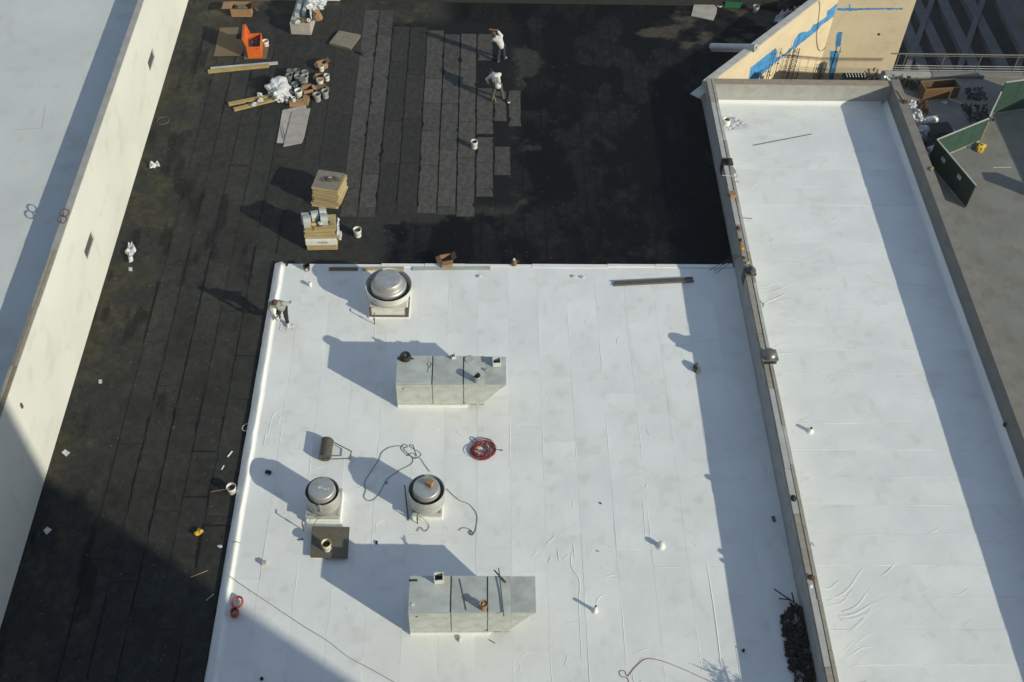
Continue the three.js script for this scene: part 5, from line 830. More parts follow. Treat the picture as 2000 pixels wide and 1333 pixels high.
  const r = thing('membrane_roll', 'grey-white roll of membrane lying from the black roof onto the wall coping', 'membrane roll', A.toArray()); r.quaternion.copy(m); part(r, 'roll', lathe([[0.001, 0.02], [0.15, 0], [0.165, 0.02], [0.16, L * 0.5], [0.165, L - 0.01], [0.09, L], [0.085, L - 0.12], [0.001, L - 0.12]], 32), M.oldWhite); part(r, 'paper_core', lathe([[0.085, L - 0.1], [0.085, L + 0.012], [0.07, L + 0.012], [0.07, L - 0.1]], 24), M.plastic); part(r, 'loose_end', box(0.02, L * 0.96, 0.14, 0, 0.02, 0.15, 0.004).rotateY(0.4), M.oldWhite);
}
// litter on the black roof
{
  const L = (name, label, cat, list, s, m, amp = 0.08, h = 0) => solo(name, label, cat, pxCloth(list, BH + h, s, amp), m);
  L('paper_litter', 'crumpled white paper near the cream wall, farthest of the litter there', 'paper', [[292, 324], [296, 319], [302, 323], [308, 317], [314, 329], [303, 330], [293, 333]], 111, M.film, 0.16);
  L('plastic_sheet', 'crumpled white plastic sheet on the black roof level with the second wall opening', 'plastic film', [[252, 480], [258, 476], [263, 485], [267, 492], [261, 501], [260, 513], [253, 517], [251, 503], [244, 497], [248, 490]], 113, M.film, 0.22);
  L('paper_square', 'small pale square just below the crumpled plastic sheet', 'paper', [[251, 523], [258, 523], [258, 531], [251, 530]], 115, M.filmDim, 0.03); L('paper_square', 'tilted white square of card near the foot of the cream wall', 'paper', [[120, 885], [127, 879], [137, 886], [129, 893]], 117, M.film, 0.03); L('paper_square', 'white square in the shade near the bottom left of the black roof', 'paper', [[84, 1037], [92, 1030], [101, 1036], [91, 1046]], 119, M.film, 0.02); L('paper_square', 'pale scrap alone in the middle of the left strip of black roof', 'paper', [[192, 743], [199, 742], [199, 750], [193, 751]], 121, M.filmDim, 0.03);
  solo('yellow_cup', 'yellow crumpled cup on the black roof near the left kerb', 'cup', crumple(0.13, 0.17, 0.13, 123, 3, 0.6), M.yellow, B(388, 1042).toArray()); solo('green_scrap', 'small yellow-green scrap on the left strip of black roof', 'scrap', crumple(0.08, 0.05, 0.07, 125, 2), M.brownLeaf, B(338, 836).toArray());
  solo('white_stick', 'short white stick beside the left kerb, farther of two', 'stick', bar(B(444, 893, 0.02), B(453, 882, 0.02), 0.028), M.plastic); solo('white_stick', 'short white stick beside the left kerb, nearer of two', 'stick', bar(B(432, 918, 0.02), B(437, 910, 0.02), 0.02), M.plastic); solo('thin_lath', 'thin pale lath on the shaded black roof beside the left kerb', 'lath', bar(B(402, 1174, 0.01), B(417, 1161, 0.01), 0.014), M.galv); solo('white_chip', 'tiny white chip close to the left kerb', 'chip', crumple(0.09, 0.03, 0.06, 127, 1), M.film, B(430, 1068).toArray()); solo('yellow_lath', 'thin ochre lath in the tower shade on the black roof', 'lath', bar(B(372, 1128, 0.01), B(405, 1115, 0.02), 0.011), M.boardB);
  solo('metal_hoop', 'thin pale metal hoop lying against the left kerb', 'hoop', new THREE.TorusGeometry(0.15, 0.018, 8, 28).rotateX(Math.PI / 2).rotateZ(0.3).translate(0, 0.05, 0), M.galv, B(481, 837).toArray());
  const d = thing('roof_drain', 'round rusty drain in the black roof near the cream wall', 'drain', B(318, 237).toArray()); part(d, 'rim', new THREE.TorusGeometry(0.25, 0.035, 8, 30).rotateX(Math.PI / 2).translate(0, 0.02, 0), mat([0.09, 0.08, 0.05], 0.9, { tex: COARSE, m: 0.4 })); part(d, 'grate', lathe([[0.22, 0.005], [0.16, 0.03], [0.05, 0.05], [0.001, 0.05]], 20), M.dark);
  const p = onPlane(130, 427, V(LW, 4.1, 0), V(1, 0, 0)), q = at(128, 427, 4.14), h = thing('wire_loops', 'pair of dark wire loops standing on the coping of the tall cream wall', 'wire', [LW - 0.12, 4.12, q.z]); for (const s of [-0.16, 0.17]) part(h, 'loop', new THREE.TorusGeometry(0.155, 0.022, 8, 26).scale(1, 0.9, 1).rotateX(-1.15).translate(0, 0.14, s), M.brownMetal);
  const a = onPlane(40.5, 793, V(LW, 0, 0), V(1, 0, 0)); solo('wall_bracket', 'small rusty bracket on the tall cream wall near the tower shade', 'bracket', box(0.05, 0.2, 0.1, 0.02, 0, 0, 0.01), M.rust, [a.x, a.y - 0.1, a.z]);
  const k = M.rustPlate, sq = [[40, 215], [88, 208], [82, 250], [34, 254]].map(([x, y]) => at(x, y, 3.401)); solo('old_kerb_mark', 'faint square of old rusty fixings left on the grey-white roof', 'roof mark', sq.flatMap((c, i) => { const e = sq[(i + 1) % 4], l = []; for (let u = 0; u < 1; u += 0.12) if ((i * 7 + Math.round(u * 25)) % 3) l.push(bar(c.clone().lerp(e, u), c.clone().lerp(e, u + 0.05), 0.012, 5)); return l; }), mat([0.38, 0.34, 0.27], 0.9, { tex: COARSE, m: 0.5 }));
}
// ---------------------------------------------------------------- poles and things on the ledge behind the far parapet
{
  const z3 = (a, b, z) => onPlane(1340 + a / 4.348, b / 4.348, V(0, 0, z), V(0, 0, 1)), ZL = -41.75;
  struct('rear_ledge', prism([[15.6, -42.4], [RW1 - 0.02, -42.4], [RW1 - 0.02, FZ - 0.37], [15.6, FZ - 0.37]], -0.1, 0.2), M.concrete);
  // poles stand on the floor of the light well, close in front of the beige walls
  const W = (a, b, gap, square) => onPlane(1340 + a / 4.348, b / 4.348, square ? V(0, 0, CORNER.z + gap) : D0.clone().addScaledVector(Dn, gap), square ? V(0, 0, 1) : Dn);
  [[762, 418, 'thin antenna pole second from the left against the blue patch'], [710, 570, 'short thin antenna pole leftmost against the beige wall'], [812, 408, 'tall thin antenna pole between the blue patch and the lattice mast'], [958, 592, 'short antenna pole right of the lattice mast'], [928, 652, 'stubby pole beside the foot of the lattice mast'], [1118, 545, 'medium antenna pole left of the wall corner'], [1318, 400, 'thin antenna pole right of the blue stripe on the wall corner', 1]].forEach(([a, b, l, sq]) => { const t = W(a, b, 0.12, sq), H = t.y + 10, o = thing('antenna_pole', l, 'pole', [t.x, -10, t.z]); part(o, 'pole', cyl(0.026, 0.018, H, 0, 0, 0, 8), M.cable); for (let k = 0; k < 7; k++) part(o, 'clamp', box(0.10, 0.035, 0.06, 0.02, H - 0.3 - k * 0.62, 0, 0.006), M.brownMetal); part(o, 'foot', box(0.16, 0.03, 0.16), M.steel); });
  const a = W(940, 400, 0.28), m = thing('lattice_mast', 'dark triangular lattice mast standing against the beige wall', 'mast', [a.x, -10, a.z]), H = a.y + 10, w = 0.15; const legs = [[-w, 0.1], [w, 0.1], [0, -0.15]];
  legs.forEach(([x, z]) => part(m, 'leg', cyl(0.02, 0.018, H, x, 0, z, 8), M.steel)); const br = [], nb = Math.round(H / 0.26); for (let k = 0; k < nb; k++) for (let q = 0; q < 3; q++) { const u = legs[q], v = legs[(q + 1) % 3]; br.push(bar(V(u[0], H * k / nb, u[1]), V(v[0], H * (k + 1) / nb, v[1]), 0.01, 5), bar(V(u[0], H * k / nb, u[1]), V(v[0], H * k / nb, v[1]), 0.01, 5)); } part(m, 'bracing', br, M.steel); part(m, 'spike', cyl(0.014, 0.008, W(962, 285, 0.28).y - a.y, 0.0, H, 0, 6), M.cable);
  const c2 = W(1168, 540, 0.2), c = thing('pole_group', 'dark and pale twin conduits rising at the wall corner', 'conduit', [c2.x, -10, c2.z]); part(c, 'dark_pipe', cyl(0.06, 0.05, c2.y + 10, 0, 0, 0, 12), M.cable); part(c, 'pale_pipe', cyl(0.08, 0.08, c2.y + 10.05, 0.22, 0, -0.05, 14), M.sheetB); part(c, 'strap', box(0.42, 0.04, 0.12, 0.1, c2.y + 9.6, 0), M.steel);
  const crate = z3(1425, 690, ZL), t = thing('bottle_crate', 'black crate of white-capped bottles on the ledge behind the far parapet', 'crate', [crate.x, 0.2, ZL - 0.05]); part(t, 'crate_body', [box(1.0, 0.7, 0.03, 0, 0, 0.24), box(1.0, 0.7, 0.03, 0, 0, -0.24), box(0.03, 0.7, 0.45, 0.49), box(0.03, 0.7, 0.45, -0.49), box(0.96, 0.03, 0.45)], M.dark); for (let k = 0; k < 7; k++) for (let q = 0; q < 3; q++) { const b = part(t, 'bottle', lathe([[0.001, 0.3], [0.052, 0.3], [0.052, 0.67], [0.03, 0.75], [0.022, 0.81], [0.001, 0.81]], 10).translate(-0.41 + k * 0.137, 0, -0.15 + q * 0.15), M.black); part(b, 'cap', cyl(0.03, 0.028, 0.035, -0.41 + k * 0.137, 0.805, -0.15 + q * 0.15, 8), M.plastic); }
  seed(71);
  const plant = (name, label, px, py, m, n, sp, hh, at0) => { const p = at0 || z3(px, py, ZL), o = thing(name, label, 'plant', at0 ? at0.toArray() : [p.x, 0.2, ZL]), lf = []; part(o, 'stem', Array.from({ length: 6 }, () => bar(V(rr(-0.05, 0.05), 0, rr(-0.05, 0.05)), V(rr(-sp, sp), hh * rr(0.5, 1), rr(-sp, sp)), 0.012, 5)), M.brownLeaf); for (let k = 0; k < n; k++) { const g = new THREE.PlaneGeometry(rr(0.05, 0.1), rr(0.1, 0.18)); g.rotateX(rr(-1.4, 0.2)).rotateY(rr(0, 6.3)).translate(rr(-sp, sp), hh * rr(0.25, 1), rr(-sp, sp)); lf.push(g); } part(o, 'leaves', lf, m); return o; };
  plant('dry_plant', 'dry brown plant between the bottle crate and the crumpled foil', 1570, 700, M.brownLeaf, 90, 0.3, 0.95);
  solo('crumpled_foil', 'crumpled white foil on the ledge at the right end of the far parapet', 'foil', crumple(0.3, 0.75, 0.25, 131, 4, 0.8), M.film, [z3(1695, 700, ZL).x, 0.2, ZL]); solo('grey_wad', 'pale grey wad left of the crumpled foil', 'wad', crumple(0.18, 0.6, 0.2, 133, 3), M.filmDim, [z3(1635, 700, ZL).x, 0.2, ZL + 0.1]);
  plant('weed', 'dry weeds growing along the kerb under the railing', 0, 0, M.brownLeaf, 70, 0.35, 0.3, at(1772, 166, 0)); plant('weed', 'green weeds beside the left end of the wooden planter', 0, 0, M.leaf, 60, 0.3, 0.3, at(1788, 170, 0)); plant('dry_leaves', 'dry brown leaves lying on the shaded terrace left of the tall green panel', 0, 0, M.brownLeaf, 150, 0.6, 0.08, at(1908, 222, 0)); plant('dry_leaves', 'dry dark leaves near the kerb, right of the wooden planter', 0, 0, M.brownLeaf, 90, 0.45, 0.08, at(1905, 185, 0));
}
// ---------------------------------------------------------------- terrace
{
  const p0 = at(1801, 196), p1 = at(1869, 191.5), L = p0.distanceTo(p1), t = thing('wooden_planter', 'long empty brown wooden planter box on the terrace', 'planter', [(p0.x + p1.x) / 2, 0, (p0.z + p1.z) / 2], Math.atan2(-(p1.z - p0.z), p1.x - p0.x)), D = 0.62, H = 0.58;
  for (const z of [-0.02, -D]) for (let k = 0; k < 3; k++) part(t, 'side_plank', box(L, H / 3 - 0.008, 0.035, 0, k * H / 3, z, 0.005), M.planter); for (const s of [-1, 1]) for (let k = 0; k < 3; k++) part(t, 'end_plank', box(0.035, H / 3 - 0.008, D - 0.04, s * (L / 2 - 0.018), k * H / 3, -D / 2 - 0.01, 0.005), M.planter);
  part(t, 'rim', [box(L + 0.03, 0.03, 0.07, 0, H, -0.02, 0.006), box(L + 0.03, 0.03, 0.07, 0, H, -D, 0.006), box(0.07, 0.03, D - 0.08, L / 2 - 0.02, H, -D / 2 - 0.01, 0.006), box(0.07, 0.03, D - 0.08, -L / 2 + 0.02, H, -D / 2 - 0.01, 0.006)], M.ply); part(t, 'soil', box(L - 0.08, 0.2, D - 0.06, 0, 0.02, -D / 2 - 0.01), M.brownLeaf);
  solo('paper_scrap', 'white paper scrap on the terrace in front of the planter', 'paper', pxCloth([[1838, 200], [1848, 197], [1852, 201], [1847, 205]], 0, 141, 0.03), M.filmDim);
  const panel = (label, A, C, H, m, dull) => { const l = A.distanceTo(C), o = thing('hoarding_panel', label, 'hoarding panel', [(A.x + C.x) / 2, 0, (A.z + C.z) / 2], Math.atan2(-(C.z - A.z), C.x - A.x), 'green hoarding panels zigzagging over the terrace'); const n = Math.max(2, Math.round(l / 0.8)); for (let k = 0; k < n; k++) part(o, 'board', box(l / n - 0.012, H - 0.06, 0.025, -l / 2 + (k + 0.5) * l / n, 0.05, 0, 0.004), m); part(o, 'top_rail', box(l, 0.035, 0.06, 0, H - 0.02, 0, 0.006), M.coping); part(o, 'bottom_rail', box(l, 0.06, 0.08, 0, 0, 0, 0.006), M.oldWood); for (const s of [-1, 1]) part(o, 'end_post', box(0.045, H, 0.05, s * (l / 2 - 0.02), 0, 0, 0.006), m); if (dull) part(o, 'notice', box(0.28, 0.2, 0.006, dull, H * 0.55, 0.018, 0.002), M.filmDim); return o; };
  const hz = (px, py, q) => onPlane(px, py, q, V(0, 0, 1)).y;
  const a0 = at(1886.5, 406.5), a1 = at(1818.5, 331), b1 = at(1913, 275.6), H1 = hz(1906, 362, a0);
  const b0 = at(1831, 272.5, H1); b0.y = 0; a1.copy(b0).add(V(0, 0, 0));
  panel('nearest green hoarding panel, shade painted on its face, two pale notices, by right parapet', a1, a0, H1, M.greenDark, -0.7); const o = scene.children[scene.children.length - 1]; part(o, 'notice', box(0.26, 0.2, 0.006, 0.5, H1 * 0.6, 0.018, 0.002), M.filmDim);  // darker green puts the shaded side of this panel into its colour
  panel('middle green hoarding panel standing between the dark one and the yellow foot', b0, b1, H1, M.green, 0);
  const c0 = b1.clone().add(V(0.05, 0, -0.1)), c1 = at(1937, 224), H3 = Math.min(2, hz(1960, 162, c1)); panel('narrow green hoarding panel seen almost edge on', c0, c1, H1, M.green, 0); const d1 = at(2048, 200); panel('farthest and tallest green hoarding panel at the right edge', c1.clone().add(V(0.03, 0, -0.05)), V(c1.x + 3.2, 0, c1.z - 0.75), H3, M.green, 0);
  solo('sandbag', 'yellow sandbag at the foot of the middle green panel', 'sandbag', [crumple(0.3, 0.2, 0.16, 151, 4, 0.3), crumple(0.18, 0.16, 0.2, 152, 3, 0.3).translate(-0.22, 0, 0.12)], M.yellow, at(1916, 288).toArray(), 0.5); solo('sandbag', 'yellow sandbag in the shade at the foot of the tallest green panel', 'sandbag', crumple(0.26, 0.2, 0.16, 153, 4, 0.3), M.yellow, at(1947, 214).toArray());
  solo('dark_pads', 'dark rubber pads beside the yellow sandbag', 'pads', [box(0.24, 0.06, 0.16, 0, 0, 0, 0.02), box(0.2, 0.05, 0.14, -0.18, 0, -0.1, 0.02)], M.cable, at(1903, 288).toArray(), 0.3);
  [[1781, 226, 0.36, 0.5, 0.45, 'white bag at the far end of the heap behind the right parapet'], [1790, 240, 0.4, 0.55, 0.4, 'white bag in the middle of the heap behind the right parapet'], [1775, 214, 0.26, 0.45, 0.3, 'small white bag at the very far end of the heap'], [1800, 262, 0.42, 0.4, 0.45, 'dull white bag at the near end of the heap behind the right parapet']].forEach(([a, b, x, h, z, l], i) => solo('plastic_bag', l, 'bag', crumple(x, h, z, 161 + i, 9, 0.85), i === 3 ? M.filmDim : M.film, at(a, b).toArray(), 0, 'white bags heaped behind the right parapet'));
  solo('white_roll', 'white roll lying right of the bag heap', 'roll', bar(V(-0.25, 0.16, 0.05), V(0.25, 0.16, -0.1), 0.16, 20), M.plastic, at(1818, 240).toArray()); const bx = thing('black_crate', 'dark square crate behind the middle green panel', 'crate', at(1833, 268).toArray(), 0.15); part(bx, 'crate_side', box(0.85, 0.5, 0.7, 0, 0, 0, 0.015), M.trousersGrey); part(bx, 'lid', box(0.88, 0.03, 0.73, 0, 0.5, 0, 0.01), M.dark); part(bx, 'handle', box(0.2, 0.04, 0.02, 0, 0.35, 0.355, 0.006), M.steel);
  plant2('dry_shrub', 'dry orange-brown leaves between the bag heap and the terrace', at(1798, 215), M.rust); solo('dark_sack', 'dark sack between the bag heap and the nearest green panel', 'sack', crumple(0.3, 0.3, 0.35, 171, 3), M.dark, at(1812, 287).toArray()); solo('pale_sack', 'pale grey sack behind the nearest green panel', 'sack', crumple(0.3, 0.3, 0.3, 173, 3), M.filmDim, at(1822, 300).toArray());
  solo('timber_lath', 'reddish timber lath leaning on the far end of the right parapet', 'lath', bar(at(1753, 178, 1.09), at(1769, 202, 1.09), 0.05, 6), M.lumber); solo('reddish_scrap', 'small rusty scrap on the right parapet beside the lath', 'scrap', crumple(0.12, 0.12, 0.14, 175, 2), M.rust, at(1768, 200, 1.1).toArray()); solo('orange_offcut', 'short orange-brown offcut on the right parapet beside the nearest green panel', 'offcut', box(0.24, 0.06, 0.1, 0, 0, 0, 0.01), M.lumber, at(1820, 331, 1.094).toArray(), 0.9);
  solo('joint_strip', 'thin pale strip lying on the sunlit terrace', 'strip', bar(at(1940, 327, 0.01), at(1976, 327, 0.01), 0.014), M.galv);
  solo('small_fixing', 'small rusty fixing at the foot of the right parapet in the shade', 'fixing', [box(0.06, 0.16, 0.1, 0, 0, 0, 0.01), bar(V(0, 0.1, 0), V(-0.06, 0.12, 0), 0.03)], M.rust, [RW0 - 0.05, 0.24, onPlane(1960, 834, V(RW0 - 0.05, 0, 0), V(1, 0, 0)).z]);
}
function plant2(name, label, p, m) { seed(77); const o = thing(name, label, 'plant', p.toArray()), l = []; for (let k = 0; k < 120; k++) l.push(new THREE.PlaneGeometry(0.06, 0.14).rotateX(rr(-1.5, 0)).rotateY(rr(0, 6)).translate(rr(-0.3, 0.3), rr(0.02, 0.35), rr(-0.3, 0.3))); part(o, 'leaves', l, m); part(o, 'stem', [bar(V(0, 0, 0), V(0.1, 0.3, 0), 0.015), bar(V(0, 0, 0), V(-0.12, 0.28, 0.05), 0.015)], M.brownLeaf); return o; }
{ // heaps of dead branches beside and on the near part of the centre parapet
  function brush(label, c, sx, sz, h, n, s) { seed(s); const o = thing('brush_heap', label, 'brush heap', c.toArray()), tw = []; for (let k = 0; k < 26; k++) { const a = V(rr(-sx, sx) * 0.8, rr(0.02, h * 0.7), rr(-sz, sz) * 0.9), d = V(rr(-0.4, 0.4), rr(-0.1, 0.3), rr(-0.5, 0.5)); part(o, 'branch', bar(a, a.clone().add(d), rr(0.012, 0.028), 5, 0.006), M.brownLeaf); } for (let k = 0; k < n; k++) { const x = rr(-1, 1), z = rr(-1, 1); const e = fbm(x * 3 + 30, z * 7 + 40, s, 3); if (e < 0.36 || x * x * 0.9 + Math.pow(Math.abs(z), 3) > 0.45 + 0.9 * e) continue; const g = new THREE.PlaneGeometry(rr(0.015, 0.045), rr(0.05, 0.15), 1, 1); g.rotateX(rr(-1.6, -0.2)).rotateY(rr(0, 6.3)).translate(x * sx, rr(0.02, 1) * h * (1 - 0.6 * x * x), z * sz); tw.push(g); } const f = part(o, 'dead_leaves', tw, mat([0.055, 0.043, 0.032], 0.9, { tex: COARSE, m: 0.2 })); f.userData.kind = 'stuff'; return o; }
  brush('dark heap of dead branches and leaves at the shaded foot of the centre parapet', at(1562, 1262).setY(0), 0.48, 1.3, 0.30, 3400, 81); brush('dead branches piled on the nearest end of the centre parapet', V((PX0 + PX1) / 2, 1.14, -11.55), 0.22, 0.5, 0.62, 500, 83);
  for (const [a, b, c, d] of [[1512, 1151, 1552, 1178], [1547, 1158, 1552, 1180], [1522, 1170, 1545, 1172]]) part(scene.children.find((q) => q.name === 'brush_heap'), 'branch', (() => { const o = scene.children.find((q) => q.name === 'brush_heap').position; return bar(at(a, b, 0.25).sub(o), at(c, d, 0.2).sub(o), 0.022, 6); })(), M.brownLeaf);
}
// ---------------------------------------------------------------- people: one continuous surface from tapered capsules
function sdfMesh(bones, cell, blend = 0.03) {
  const lo = V(1e9, 1e9, 1e9), hi = V(-1e9, -1e9, -1e9);
  for (const [a, b, ra, rb] of bones) for (const [p, r] of [[a, ra], [b, rb]]) { lo.min(p.clone().addScalar(-r - 0.04)); hi.max(p.clone().addScalar(r + 0.04)); }
  const c = lo.clone().add(hi).multiplyScalar(0.5), half = Math.max(hi.x - lo.x, hi.y - lo.y, hi.z - lo.z) / 2, n = Math.min(150, Math.ceil(2 * half / cell) + 4), mc = new MarchingCubes(n, new THREE.MeshBasicMaterial(), false, false, 200000), S = half * 1.06;
  mc.isolation = 0;
  for (let k = 0; k < n; k++) for (let j = 0; j < n; j++) for (let i = 0; i < n; i++) {
    const x = c.x + S * ((i - n / 2) / (n / 2)), y = c.y + S * ((j - n / 2) / (n / 2)), z = c.z + S * ((k - n / 2) / (n / 2)); let d = 1e3;
    for (const [a, b, ra, rb] of bones) {
      const bx = b.x - a.x, by = b.y - a.y, bz = b.z - a.z, px = x - a.x, py = y - a.y, pz = z - a.z, t = Math.min(1, Math.max(0, (px * bx + py * by + pz * bz) / (bx * bx + by * by + bz * bz + 1e-9)));
      const q = Math.hypot(px - bx * t, py - by * t, pz - bz * t) - (ra + (rb - ra) * t), h = Math.max(0, blend - Math.abs(d - q)) / blend; d = Math.min(d, q) - h * h * blend * 0.25;
    }
    mc.field[i + j * n + k * n * n] = -d;
  }
  mc.update();
  const g = new THREE.BufferGeometry(), m = mc.count; g.setAttribute('position', new THREE.BufferAttribute(mc.positionArray.slice(0, m * 3), 3)); g.scale(S, S, S).translate(c.x, c.y, c.z);
  const w = mergeVertices(g, 1e-4); w.computeVertexNormals(); return w.toNonIndexed();
}
function handBones(w, dir, side) { // palm, four fingers, thumb; dir = along the hand, side = towards the thumb
  const d = dir.clone().normalize(), s = side.clone().addScaledVector(d, -side.dot(d)).normalize(), n = d.clone().cross(s).normalize(), out = [], P = (a, b, c) => w.clone().addScaledVector(d, a).addScaledVector(s, b).addScaledVector(n, c);
  out.push([P(0, 0, 0), P(0.05, 0, 0), 0.027, 0.032], [P(0.03, 0.02, 0), P(0.08, 0.024, 0), 0.016, 0.014], [P(0.03, -0.02, 0), P(0.075, -0.026, 0), 0.016, 0.013]);
  [[0.030, 0.068], [0.010, 0.078], [-0.011, 0.072], [-0.031, 0.056]].forEach(([o, l]) => out.push([P(0.08, o, 0), P(0.08 + l * 0.5, o * 1.1, 0.008), 0.0095, 0.009], [P(0.08 + l * 0.5, o * 1.1, 0.008), P(0.08 + l * 0.9, o * 1.1, 0.03), 0.009, 0.008]));
  out.push([P(0.025, 0.03, 0), P(0.055, 0.06, 0.012), 0.013, 0.011], [P(0.055, 0.06, 0.012), P(0.085, 0.066, 0.022), 0.011, 0.009]);
  return out;
}
function person(label, p, turn, J, look, { top, legs, shoes, hairM, sleeve = 1, bulk = 0 }) { // J: named joints in the person's own space
  const t = thing('person', label, 'person', p.toArray(), turn), mid = (a, b, k) => a.clone().lerp(b, k), { pelvis, chest, neck, head } = J;
  const sideV = J.shR.clone().sub(J.shL).normalize(), body = [], shirt = [], pants = [], foot = [];
  body.push([pelvis, chest, 0.115, 0.12], [chest, neck, 0.10, 0.055], [neck, head, 0.052, 0.055], [J.shL, J.shR, 0.055, 0.055]);
  const arms = [['shL', 'elL', 'haL'], ['shR', 'elR', 'haR']], lg = [['hipL', 'knL', 'anL', 'toL'], ['hipR', 'knR', 'anR', 'toR']];
  for (const [a, b, c] of arms) body.push([J[a], J[b], 0.052, 0.042], [J[b], J[c], 0.040, 0.026]);
  for (const [a, b, c, d] of lg) { body.push([J[a], J[b], 0.085, 0.056], [J[b], J[c], 0.055, 0.036], [J[c], J[d], 0.036, 0.03]); pants.push([J[a], J[b], 0.108, 0.078], [J[b], mid(J[b], J[c], 0.93), 0.076, 0.066]); foot.push([mid(J[b], J[c], 0.95), J[c], 0.05, 0.052], [J[c], J[d], 0.052, 0.046]); }
  pants.push([J.hipL, J.hipR, 0.115, 0.115], [mid(J.hipL, J.hipR, 0.5), pelvis, 0.115, 0.125]);
  const g = [sdfMesh(body, 0.016, 0.05)];
  for (const [, b, c] of arms) { const dir = J[c].clone().sub(J[b]); g.push(sdfMesh(handBones(J[c], dir, look.clone().add(V(0, 0.3, 0))), 0.006, 0.012)); }
  const up = head.clone().sub(neck).normalize(), fw = look.clone().addScaledVector(up, -look.dot(up)).normalize(), sd = up.clone().cross(fw), H = (a, b, c) => head.clone().addScaledVector(up, a).addScaledVector(fw, b).addScaledVector(sd, c);
  g.push(sdfMesh([[H(0.05, -0.015, 0), H(0.05, 0.0, 0), 0.098, 0.092], [H(-0.02, 0.03, 0), H(-0.055, 0.05, 0), 0.066, 0.045], [H(0.03, 0.088, 0), H(-0.005, 0.105, 0), 0.012, 0.017], [H(-0.045, 0.085, -0.02), H(-0.045, 0.085, 0.02), 0.012, 0.012], [H(0.03, -0.01, 0.09), H(0.0, -0.01, 0.092), 0.018, 0.014], [H(0.03, -0.01, -0.09), H(0.0, -0.01, -0.092), 0.018, 0.014]], 0.007, 0.02));
  const b = part(t, 'body', g, M.skin);
  for (const s of [-1, 1]) part(b, 'eye', new THREE.SphereGeometry(0.011, 8, 6).translate(...H(0.035, 0.083, s * 0.034).toArray()), M.eye);
  part(t, 'hair', sdfMesh([[H(0.075, -0.03, 0), H(0.09, 0.0, 0), 0.100, 0.094], [H(0.02, -0.055, 0), H(0.05, -0.03, 0), 0.082, 0.09]], 0.009, 0.03), hairM);
  for (const [a, e, c] of arms) { shirt.push([J[a], mid(J[a], J[e], sleeve > 0.6 ? 1 : 0.75), 0.075 + bulk, 0.062 + bulk * 0.7]); if (sleeve > 0.6) shirt.push([J[e], mid(J[e], J[c], 0.86), 0.06, 0.046]); }
  shirt.push([mid(pelvis, chest, -0.12), chest, 0.145 + bulk, 0.15 + bulk], [chest, mid(chest, neck, 0.8), 0.14, 0.085], [J.shL, J.shR, 0.08, 0.08], [mid(pelvis, J.hipL, 0.35), mid(chest, J.shL, 0.45), 0.11, 0.12], [mid(pelvis, J.hipR, 0.35), mid(chest, J.shR, 0.45), 0.11, 0.12]);
  t.userData.shirt = undefined; delete t.userData.shirt;
  const sh = part(t, 'shirt', sdfMesh(shirt, 0.014, 0.05), top); part(t, 'trousers', sdfMesh(pants, 0.014, 0.04), legs);
  for (const f of [foot.slice(0, 2), foot.slice(2)]) part(t, 'shoe', sdfMesh(f, 0.011, 0.03), shoes);
  return { t, sh };
}
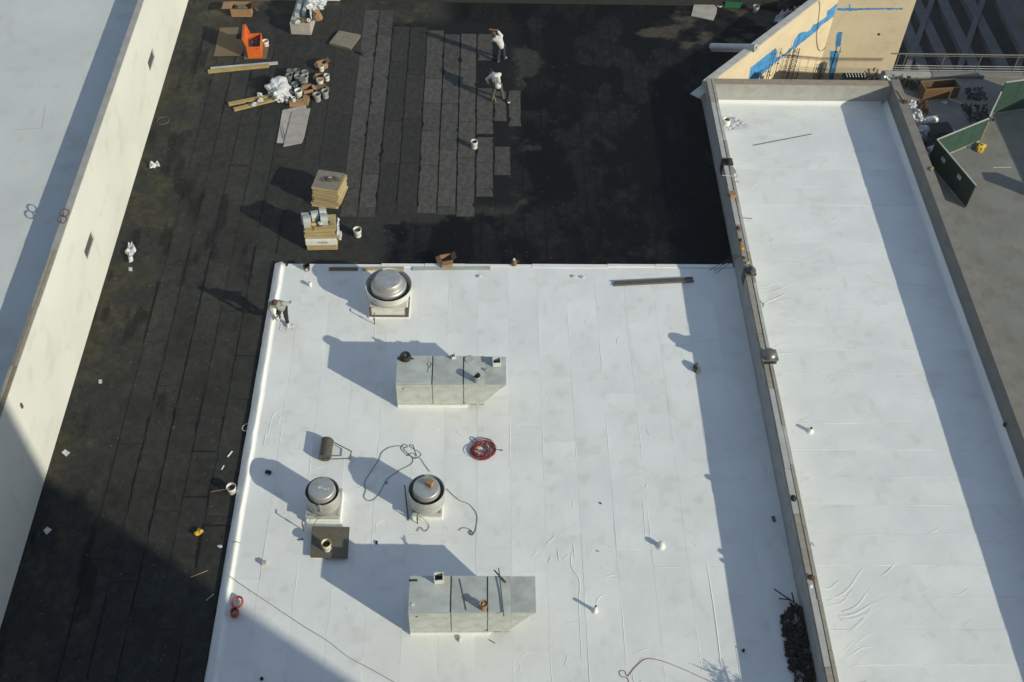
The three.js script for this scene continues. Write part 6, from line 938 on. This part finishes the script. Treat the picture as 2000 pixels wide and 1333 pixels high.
{ // own space: x to the person's picture right, y up, z towards the viewer
  const a = at(559, 636), A = person('worker in grey jacket and dark trousers stooping beside the left kerb of the white roof', a, 0, {
    pelvis: V(-0.06, 0.92, -0.10), chest: V(-0.14, 1.24, 0.06), neck: V(-0.17, 1.42, 0.16), head: V(-0.18, 1.5, 0.22), shL: V(-0.36, 1.33, 0.10), shR: V(0.05, 1.35, 0.10), elL: V(-0.46, 1.05, 0.08), haL: V(-0.34, 0.80, 0.18), elR: V(0.15, 1.14, -0.06), haR: V(0.22, 1.10, -0.16),
    hipL: V(-0.15, 0.90, -0.10), hipR: V(0.04, 0.90, -0.08), knL: V(-0.24, 0.52, 0.05), anL: V(-0.26, 0.22, -0.22), toL: V(-0.28, 0.20, -0.08), knR: V(0.05, 0.48, -0.02), anR: V(0.05, 0.09, -0.05), toR: V(0.07, 0.05, 0.10) }, V(0.1, -0.8, 0.6), { top: M.shirtGrey, legs: M.trousers, shoes: M.shoeWhite, hairM: M.cap, bulk: 0.025 });
  const h = A.t.position; solo('white_cup', 'white cup held low by the worker beside the left kerb', 'cup', lathe([[0.001, 0], [0.06, 0], [0.075, 0.13], [0.068, 0.13], [0.054, 0.012], [0.001, 0.012]], 16), M.plastic, [h.x - 0.22, 0.64, h.z + 0.22]);
  seed(91); solo('white_chips', 'scatter of white membrane scraps around the feet of the stooping worker', 'scraps', Array.from({ length: 26 }, (_, k) => crumple(rr(0.02, 0.05), rr(0.01, 0.025), rr(0.02, 0.05), 190 + k, 1).translate(rr(-0.24, 0.3), 0, rr(-0.14, 0.2))), M.film, [h.x, 0.004, h.z + 0.05]);
  const b = B(977, 121), P2 = person('worker in white T-shirt and jeans seen from behind, one arm raised to the head', b, 0, {
    pelvis: V(0.02, 0.93, 0), chest: V(-0.10, 1.24, 0.02), neck: V(-0.23, 1.42, 0.0), head: V(-0.30, 1.50, -0.02), shL: V(-0.29, 1.28, 0.05), shR: V(0.02, 1.42, -0.03), elL: V(-0.40, 1.04, -0.12), haL: V(-0.30, 0.90, -0.28), elR: V(-0.16, 1.68, -0.08), haR: V(-0.40, 1.73, -0.06),
    hipL: V(-0.07, 0.90, 0), hipR: V(0.11, 0.90, -0.02), knL: V(-0.08, 0.48, -0.04), anL: V(-0.10, 0.09, 0.05), toL: V(-0.12, 0.05, -0.10), knR: V(0.16, 0.49, -0.10), anR: V(0.20, 0.09, -0.18), toR: V(0.28, 0.05, -0.28) }, V(-0.5, 0, -0.85), { top: M.shirtWhite, legs: M.jeans, shoes: M.shoeTan, hairM: M.cap, sleeve: 0.4 });
  part(P2.sh, 'grey_emblem', lathe([[0.001, 0.004], [0.075, 0.002], [0.08, 0]], 20).rotateX(Math.PI / 2 - 0.15).translate(-0.10, 1.22, 0.172), M.filmDim);
  const c = B(968, 197), P3 = person('worker in striped white shirt bent low over the felt with a tool', c, 0, {
    pelvis: V(0.08, 0.93, 0.05), chest: V(-0.02, 1.10, -0.30), neck: V(-0.14, 1.14, -0.50), head: V(-0.20, 1.12, -0.60), shL: V(-0.22, 1.08, -0.38), shR: V(0.16, 1.16, -0.40), elL: V(-0.40, 0.92, -0.36), haL: V(-0.32, 0.70, -0.30), elR: V(0.10, 0.90, -0.55), haR: V(-0.14, 0.78, -0.45),
    hipL: V(-0.02, 0.92, 0.04), hipR: V(0.17, 0.92, 0.03), knL: V(-0.10, 0.50, 0.0), anL: V(-0.16, 0.09, 0.05), toL: V(-0.22, 0.05, -0.08), knR: V(0.26, 0.50, -0.04), anR: V(0.34, 0.09, -0.10), toR: V(0.34, 0.05, -0.24) }, V(-0.4, -0.8, -0.45), { top: M.shirtWhite, legs: M.trousersGrey, shoes: M.shoeBrown, hairM: M.hair });
  for (let k = 0; k < 4; k++) part(P3.sh, 'dark_stripe', tube([V(-0.04 + k * 0.07, 1.015, 0.155), V(-0.06 + k * 0.07, 1.12, 0.05), V(-0.09 + k * 0.07, 1.22, -0.12)], 0.012, 10, 5), M.shirtStripe);
  const w = P3.t.position; const tl = thing('felt_scraper', 'long-handled scraper held by the worker bent over the felt', 'scraper', [w.x, BH, w.z]); part(tl, 'shaft', bar(V(-0.36, 1.0, -0.36), V(0.02, 0.03, 0.12), 0.016), M.lumber); part(tl, 'blade', box(0.22, 0.02, 0.1, 0.03, 0.005, 0.14, 0.004), M.steel);
  const tin = thing('paint_tin', 'small rusty tin on the felt right of the bent worker', 'tin', B(993, 201).toArray()); part(tin, 'tin_body', cyl(0.07, 0.07, 0.14, 0, 0, 0, 18), M.rust); part(tin, 'pale_label', cyl(0.072, 0.072, 0.07, 0, 0.03, 0, 18), M.plastic);
}
renderer.render(scene, camera);
